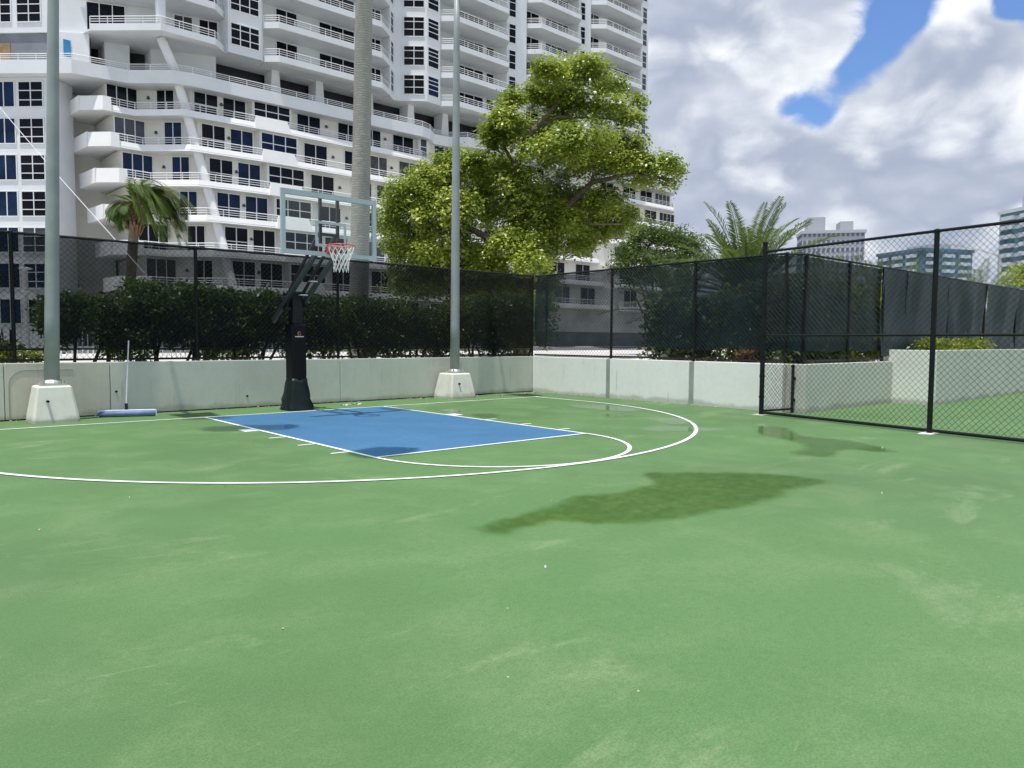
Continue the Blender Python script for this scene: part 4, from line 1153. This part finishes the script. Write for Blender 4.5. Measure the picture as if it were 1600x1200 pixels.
limb([at(870, 340, TD + .5), at(930, 350, TD + .8), at(975, 350, TD + 1)], .09, .03); limb([crotch, at(760, 420, TD), at(660, 410, TD)], .12, .04)
limb([at(925, 285, TD + .4), at(930, 255, TD), at(960, 232, TD)], .08, .03)
tr.build('trunk', 'bark', tree, smooth=True)


# ------------------------------------------------------------------ smaller tree and hedge shrubs
def bush_tree(px, py0, depth, blobs, label, leaf, size, name='background_tree', cat='tree', per=190, sub=9, spread=.17, group=None):
    b_ = at(px, py0, depth); b_.z = 0.7
    t_ = thing(name, b_, label, cat, group)
    AP = []; AN = []; s = depth / 1158
    tk = MB()
    for (bx, by, rx, ry) in blobs:
        c = at(bx, by, depth + random.uniform(-.6, .6)); n = int(per * rx * ry / 800)
        P, N = blob_leaves(c, (rx * s, rx * s, ry * s), max(8, n), shell=.45); Q, NN_ = sprays(P, N, sub, spread); AP.append(Q); AN.append(NN_)
        tk.tube([b_, b_.lerp(c, .5) + Vector((0, 0, .3)), c], [.09, .05, .02], 6)
    P = np.concatenate(AP); N = np.concatenate(AN)
    np_mesh('crown', leaves(P, N, size, .4, .8), quads(len(P)), leaf, t_)
    tk.build('trunk', 'bark', t_, smooth=True)
    return t_


bush_tree(1030, 500, 38, [(985, 395, 26, 22), (1010, 372, 30, 24), (1045, 378, 30, 24), (1075, 390, 28, 24), (1000, 410, 34, 20), (1040, 410, 40, 20), (1085, 410, 26, 16), (970, 420, 22, 14), (1020, 440, 60, 22)],
          'dark feathery tree between the big tree and the date palm', 'leaf_dark', .17)
bush_tree(1595, 480, 40, [(1600, 432, 24, 18), (1585, 445, 20, 12), (1640, 430, 40, 24)], 'green tree crown above the windscreen at the right edge', 'leaf_tree', .17)


def shrub(x0, x1, y, z0, z1, n, label, leaf='leaf_hedge', size=.085, name='hedge_shrub', stems=4, lean=.3, cat='shrub', group='clipped shrubs behind the baseline fence'):
    xm = (x0 + x1) / 2
    t_ = thing(name, (xm, y, .7), label, cat, group)
    rng = np.random.default_rng(int(abs(xm * 100)) + 3)
    P = np.stack([rng.uniform(x0, x1, n), y + rng.normal(0, .42 if z1 > 1.6 else .10, n).clip(-.75, .75), z0 - (.35 if z1 > 1.6 else 0) + (z1 - z0 + (.35 if z1 > 1.6 else 0)) * rng.random(n) ** .75], 1)
    dx = np.abs((P[:, 0] - xm) / ((x1 - x0) / 2)); top = z1 - .16 * dx ** 3 + .10 * np.sin(P[:, 0] * 5.1) + .07 * np.sin(P[:, 0] * 13 + 1); bot = z0 + .26 * np.sin(P[:, 0] * 2.3 + xm) + .20 * np.sin(P[:, 0] * 7.7 + 2 * xm) - .05
    P = P[(P[:, 2] < top) & (P[:, 2] > bot)]
    hole = np.sin(P[:, 0] * 4.3 + P[:, 2] * 3.1) * np.sin(P[:, 2] * 5.2 - P[:, 0] * 2.1 + P[:, 1] * 3)
    P = P[(hole < .35) | (rng.random(len(P)) < .22)]
    N = np.zeros_like(P); N[:, 2] = .8; N[:, 1] = -.5
    Q, NN_ = sprays(P, N, 4, .06, rng)
    np_mesh('foliage', leaves(Q, NN_, size, .5, .8, rng), quads(len(Q)), leaf, t_)
    rg_ = random.Random(int(xm * 37) + 5)
    for k in range(stems):
        xa = x0 + (x1 - x0) * rg_.uniform(.15, .85); dxs = lean * rg_.uniform(-1.2, 2.0)
        MB().tube([(xa, y + rg_.uniform(-.2, .2), .66), (xa + dxs * .4, y, z0), (xa + dxs, y, z0 + .6), (xa + dxs * 1.4, y, z1 - .4)], [.05 * rg_.uniform(.5, 1.2), .03, .022, .01], 6).build('stem', 'stem_dark', t_, smooth=True)
    return t_


shrub(-3.9, -2.3, 2.7, 1.25, 2.22, 4200, 'leafy clipped shrub behind the fence just right of left light pole', stems=3)
shrub(-2.4, -0.9, 2.75, 1.22, 2.52, 4800, 'tall clipped shrub behind the fence above the roller squeegee', stems=4)
shrub(-1.0, 0.6, 2.7, 1.2, 2.45, 4800, 'clipped shrub with leaning stems behind the fence left of the hoop', stems=5, lean=.5)
shrub(0.6, 2.3, 2.7, 1.25, 2.38, 4600, 'dark clipped shrub behind the fence directly behind the hoop post', stems=4)
shrub(2.3, 4.1, 2.7, 1.22, 2.40, 4800, 'dark clipped shrub behind the fence right of the hoop', stems=4)
shrub(4.0, 5.7, 2.75, 1.2, 2.22, 4400, 'clipped shrub behind the fence at the centre light pole', stems=4)
shrub(7.0, 8.9, 2.6, 1.15, 2.75, 4600, 'dark shrub behind the far court corner at the foot of the big tree', stems=3)
shrub(5.6, 7.3, 2.7, 1.22, 2.62, 4600, 'clipped shrub behind the fence next to the court corner', stems=4)
shrub(-5.0, -3.8, 2.6, .95, 1.30, 900, 'low yellowish plant under the fence at the left edge', 'leaf_lime', .07, 'low_plant', 2, .1, 'plant', 'low plants under the fence')
# plants along the wall tops further right
for i, (xa, xb, yy, lb) in enumerate(((12.5, 14.0, -6.72, 'low yellow-green plant on the taller wall beside its corner'), (14.2, 17.0, -6.72, 'row of yellow-green plants on the taller wall'), (8.0, 11.2, -5.3, 'pale strappy plants behind the low wall under the windscreen'))):
    shrub(xa, xb, yy, 1.1 if i < 2 else .85, 1.46 if i < 2 else 1.35, 900, lb, 'leaf_lime' if i < 2 else 'leaf_date', .08, 'low_plant', 2, .1, 'plant', 'low plants on the walls')
shrub(8.0, 9.0, -4.6, .72, 1.35, 900, 'pinkish low flowering plant behind the bright side wall', 'leaf_pink', .08, 'low_plant', 3, .1, 'plant', 'low plants on the walls')


for i, (xa, xb, yy, zt, lb) in enumerate(((9.2, 11.2, -1.6, 2.7, 'dark shrub behind the side windscreen beside the low date palm'), (9.3, 11.6, -3.6, 3.0, 'dark shrub behind the side windscreen under the large date palm'), (8.4, 11.0, -4.9, 3.0, 'dark shrub in the corner behind the tall fence post'),
                                             (11.2, 14.2, -4.6, 3.05, 'dark shrub behind the windscreen seen through the open fence'), (14.0, 18.0, -4.6, 3.2, 'dark shrub hidden by the creased windscreen'))):
    shrub(xa, xb, yy, .9, zt - .2, 3000, lb, 'leaf_lime' if i % 2 else 'leaf_date', .15, 'screen_shrub', 4, .2, 'shrub', 'shrubs behind the windscreens')


# ------------------------------------------------------------------ palms
def frond(vs, o, d, length, droop, nleaf=34, ll=.42, wid=.028, vee=.55, side=None, rng=None, rach=None):
    """pinnate frond: arching rachis with leaflets both sides; quads appended to vs, rachis points to rach"""
    rng = rng or random
    d = Vector(d).normalized(); p = Vector(o); pts = [p.copy()]; step = length / nleaf
    cur = d.copy()
    wind = side or Vector((0, 0, 0))
    for k in range(nleaf):
        cur = (cur + Vector((0, 0, -droop * step * (0.4 + 1.6 * k / nleaf))) + wind * step * (k / nleaf)).normalized()
        p = p + cur * step; pts.append(p.copy())
        t_ = k / nleaf
        if t_ < .10: continue
        sd = cur.cross(Vector((0, 0, 1)))
        if sd.length < .05: sd = Vector((1, 0, 0))
        sd.normalize(); un = sd.cross(cur).normalized()
        L = ll * (math.sin(math.pi * min(1, t_ * .86 + .12)) ** .6) * rng.uniform(.85, 1.1)
        for s in (-1, 1):
            ld = (sd * s * .8 + cur * .75 + un * vee * rng.uniform(.5, 1.2) + Vector((0, 0, -.15)) + wind * .5).normalized()
            q = p + Vector((0, 0, 0)); wv_ = ld.cross(un).normalized() * wid
            tip = q + ld * L + Vector((0, 0, -L * .15)); mid = q + ld * L * .5
            vs += [q - wv_ * .5, mid - wv_, tip, mid + wv_]
    if rach is not None: rach.append(pts)


def palm_crown(root, o, fr, leaf, name='frond', rr=.02):
    for (d, L, dr, nl, ll, wd_, vee, side) in fr:
        vs = []; ra = []
        frond(vs, o, d, L, dr, nl, ll, wd_, vee, side, random, ra)
        b_ = np_mesh(name, np.array([tuple(v) for v in vs]), quads(len(vs) // 4), leaf, root)
        pts = ra[0][::3]
        MB().tube(pts, [rr * (1 - .8 * k / (len(pts) - 1)) for k in range(len(pts))], 5, cap=False).build('rachis', 'fibre_dry' if leaf == 'leaf_palm' else leaf, b_)


# royal palm: only its ringed trunk is in view, the crown is above the frame
c0 = at(561, 455, 21.0); c1 = at(569, 0, 21.0)
rp_ = thing('royal_palm', (c0.x - .1, c0.y, .7), 'thick grey ringed palm trunk rising behind the hoop', 'palm tree')
pts = []; rad = []
for k in range(25):
    t_ = k / 24; z = .7 + 15.5 * t_
    f_ = (z - c0.z) / (c1.z - c0.z)
    pts.append(Vector((c0.x + (c1.x - c0.x) * f_, c0.y + (c1.y - c0.y) * f_, z))); rad.append(.265 - .045 * max(0, t_ - .25) * 1.4 + .03 * math.exp(-t_ * 14))
MB().tube(pts, rad, 20).build('trunk', 'palm_trunk', rp_, smooth=True)
top = pts[-1]
MB().tube([top, top + Vector((0, 0, 1.2)), top + Vector((0, 0, 1.8))], [.19, .15, .07], 12).build('crownshaft', 'leaf_lime', rp_, smooth=True)
palm_crown(rp_, top + Vector((0, 0, 1.7)), [((math.cos(a), math.sin(a), .9), 3.6, .45, 34, .75, .03, .3, None) for a in np.linspace(0, 2 * math.pi, 12)[:-1]], 'leaf_palm')

# wind-blown palm at the left
wb = at(200, 520, 25.0); wc = at(210, 320, 25.0)
wp_ = thing('windblown_palm', (wb.x, wb.y, .7), 'small shaggy palm with fronds blown to the right behind the fence', 'palm tree')
MB().tube([(wb.x, wb.y, .7), (wb.x + .02, wb.y, 2.2), (wc.x, wc.y, wc.z - .5), (wc.x, wc.y, wc.z)], [.19, .165, .16, .20], 12).build('trunk', 'bark', wp_, smooth=True)
b_ = MB()
for k in range(46):
    a = random.uniform(0, 2 * math.pi); z = wc.z - random.uniform(.0, 1.0)
    b_.bar((wc.x + .14 * math.cos(a), wc.y + .14 * math.sin(a), z - .1), (wc.x + .30 * math.cos(a), wc.y + .30 * math.sin(a), z + .25), .07, .03)
b_.build('leaf_bases', 'palm_boot', wp_)
rgv = Vector((rt.x, rt.y, 0))
fl = []
side_v = Vector((-rgv.y, rgv.x, 0))
for k in range(74):
    left = k < 14
    a = random.uniform(-1.15, 1.15); el = random.uniform(.2, 1.9) if not left else random.uniform(-.1, .8)
    dirv = rgv * math.cos(a) * (1 if not left else -.7) + side_v * math.sin(a) + Vector((0, 0, el))
    fl.append((dirv, random.uniform(1.4, 2.5) if not left else random.uniform(.7, 1.2), random.uniform(1.0, 2.2), 40, .60, .016, .05, rgv * random.uniform(.5, 1.3)))
palm_crown(wp_, wc, fl, 'leaf_palm', rr=.022)

# date palms behind the side fence
def date_palm(px, py, depth, nfr, L, label, ll=.42, leaf='leaf_date', spread=1.0, nl=60, wid=.019):
    c = at(px, py, depth); t_ = thing('date_palm', (c.x, c.y, .7), label, 'palm tree', 'date palms behind the fences')
    MB().tube([(c.x, c.y, .68), (c.x, c.y, c.z - .1), (c.x, c.y, c.z + .25)], [.34, .30, .16], 12).build('trunk', 'palm_boot', t_)
    fs_ = []
    for k in range(nfr):
        a = k * 2.39996; e_ = 1 - (k + .5) / nfr
        el = math.radians(8 + 70 * e_)
        fs_.append(((math.cos(a) * math.cos(el) * spread, math.sin(a) * math.cos(el) * spread, math.sin(el)), L * random.uniform(.85, 1.1), random.uniform(.22, .42), nl, ll, wid, .45, None))
    palm_crown(t_, c, fs_, leaf, rr=.026)
    return t_


date_palm(1165, 470, 20.5, 56, 2.75, 'large date palm with feathery fronds rising above the side fence')
date_palm(1290, 492, 24, 20, 2.4, 'date palm with fronds partly hidden by the windscreen behind the tall post', nl=40)
date_palm(1365, 470, 34, 18, 2.3, 'small date palm peeping over the windscreen below the teal high-rise', nl=34, wid=.02)
date_palm(1420, 478, 36, 16, 2.2, 'small date palm left of the open fence line post', nl=34, wid=.02)
date_palm(1530, 478, 36, 18, 2.3, 'small date palm peeping over the windscreen below the street lamp', nl=34, wid=.02)
date_palm(1055, 500, 22, 18, 2.2, 'low date palm seen only through the side windscreen', nl=40)

# grey slanting palm trunk and dry frond behind the hoop fence
q0 = at(360, 560, 17.6); q1 = at(420, 442, 18.2)
dl = thing('leaning_trunk', (q0.x, q0.y, .7), 'thin grey leaning trunk behind the fence left of the hoop', 'tree')
MB().tube([(q0.x, q0.y, .68), q0.lerp(q1, .5), q1], [.09, .055, .02], 8).build('trunk', 'palm_trunk', dl, smooth=True)
vs = []
for k in range(60):
    q = q0.lerp(q1, random.uniform(.35, .8)); tp = q + Vector((random.uniform(-.12, .12), random.uniform(-.1, .1), -random.uniform(.2, .5)))
    w_ = Vector((.008, .004, 0)); vs += [q - w_, (q + tp) / 2 - w_, tp, (q + tp) / 2 + w_]
np_mesh('dry_leaves', np.array([tuple(v) for v in vs]), quads(60), 'fibre_dry', dl)

# ------------------------------------------------------------------ small things behind the fence
lb_ = at(44, 545, 24); lt_ = at(44, 420, 24)
lp = thing('garden_lamp', (lb_.x, lb_.y, .7), 'white garden lamp post with two flat shades behind the left fence', 'lamp post')
MB().tube([(lb_.x, lb_.y, .69), (lb_.x, lb_.y, lt_.z)], .06, 8).build('post', 'rail_white', lp)
for z, r_ in ((lt_.z, .22), (lt_.z - .75, .18)): MB().tube([(lb_.x, lb_.y, z - .06), (lb_.x, lb_.y, z), (lb_.x, lb_.y, z + .04)], [r_ * .3, r_, r_ * .2], 12).build('shade', 'rail_white', lp)
pf = thing('picket_railing', (-2, 13.5, .7), 'pale picket railing on the plaza behind the hedge', 'railing')
for z in (1.05, 1.72): MB().box(-9, 8, 13.48, 13.52, z - .02, z + .02).build('rail', 'rail_white', pf)
me0 = None
for k in range(114):
    x = -9 + k * .15
    if me0 is None:
        o = MB().box(x - .014, x + .014, 13.47, 13.475, .70, 1.80).build('picket', 'rail_white', pf); me0 = o.data; xk = x
    else: link('picket', me0, pf, (x - xk, 0, 0))
wr0 = at(-8, 158, 24); wr1 = at(178, 372, 24)
gw = thing('guy_wire', wr1, 'thin white cable slanting down behind the left light pole', 'cable')
anch = wr1 + (wr1 - wr0) * .75
MB().tube([wr0 + (wr0 - wr1) * .3, wr0.lerp(wr1, .5) + Vector((0, 0, -.06)), wr1, anch], .012, 5).build('cable', 'rail_white', gw)
sp0 = at(1562, 470, 60); sp1 = at(1562, 397, 60); sp2 = at(1505, 386, 60)
sl_ = thing('street_lamp', (sp0.x, sp0.y, .7), 'grey street lamp with long arm beyond the fence at right', 'street lamp')
MB().tube([(sp0.x, sp0.y, .69), sp1], .14, 8).build('post', 'galvanised', sl_)
MB().tube([sp1 + Vector((0, 0, -.2)), sp1.lerp(sp2, .5), sp2], [.06, .05, .04], 6).build('arm', 'galvanised', sl_)
MB().bar(sp2, sp2 + (sp2 - sp1).normalized() * .7, .22, .10).build('lamp_head', 'galvanised', sl_)

# ------------------------------------------------------------------ litter on the court
for i, (x, y, lb) in enumerate(((-4.67, -6.39, 'tiny white scrap on green court left of the three-point arc'), (0.7, -10.6, 'tiny white scrap on green court right of the dark wet patch'), (-3.26, -10.2, 'tiny white scrap on green court below the dark wet patch'),
                                (3.78, -9.35, 'small white scrap at the tip of the bent puddle'))):
    a = i * 1.3; s = .0045 + .0012 * i
    b_ = MB(); b_.add([(x - s, y - s * .6, .001), (x + s * .9, y - s * .8, .012), (x + s, y + s * .5, .004), (x - s * .6, y + s, .014), (x, y, .024)], [(0, 1, 4), (1, 2, 4), (2, 3, 4), (3, 0, 4), (3, 2, 1, 0)])
    o = tag(b_.build('paper_scrap', 'scrap_white'), lb, 'litter', 'scraps on the court')
P = []
for k in range(420):
    if k < 240: x = random.uniform(3.2, 7.4); y = 1.40 - abs(random.gauss(0, .22)) - (0.5 * random.random() if x > 5.4 else 0)
    elif k < 330: x = 7.42 - abs(random.gauss(0, .10)); y = random.uniform(-5.8, 1.3)
    else: x = random.uniform(-8, 3); y = 1.41 - abs(random.gauss(0, .05))
    P.append((x, y, .006 + random.random() * .008))
P = np.array(P); N = np.zeros_like(P); N[:, 2] = 1
o = np_mesh('leaf_litter', leaves(P, N, .045, .5, .25), quads(len(P)), 'litter'); tag(o, 'dry leaf litter swept along the foot of the walls', 'litter', kind='stuff')
P = np.stack([RNG.uniform(-9, 7, 70), RNG.uniform(-11.0, 1.2, 70), np.full(70, .006)], 1); N = np.zeros_like(P); N[:, 2] = 1
o = np_mesh('fallen_leaves', leaves(P, N, .022, .45, .3), quads(70), 'litter'); tag(o, 'tiny dry leaves scattered over the green court', 'litter', kind='stuff')
P = np.stack([RNG.uniform(1.25, 1.75, 60) * 1.0, RNG.normal(.75, .10, 60), np.full(60, .01)], 1); N = np.zeros_like(P); N[:, 2] = 1
o = np_mesh('dry_petals', leaves(P, N, .04, .6, .3), quads(60), 'scrap_white'); tag(o, 'small heap of pale dry petals at the wall behind the lane', 'litter', kind='stuff')
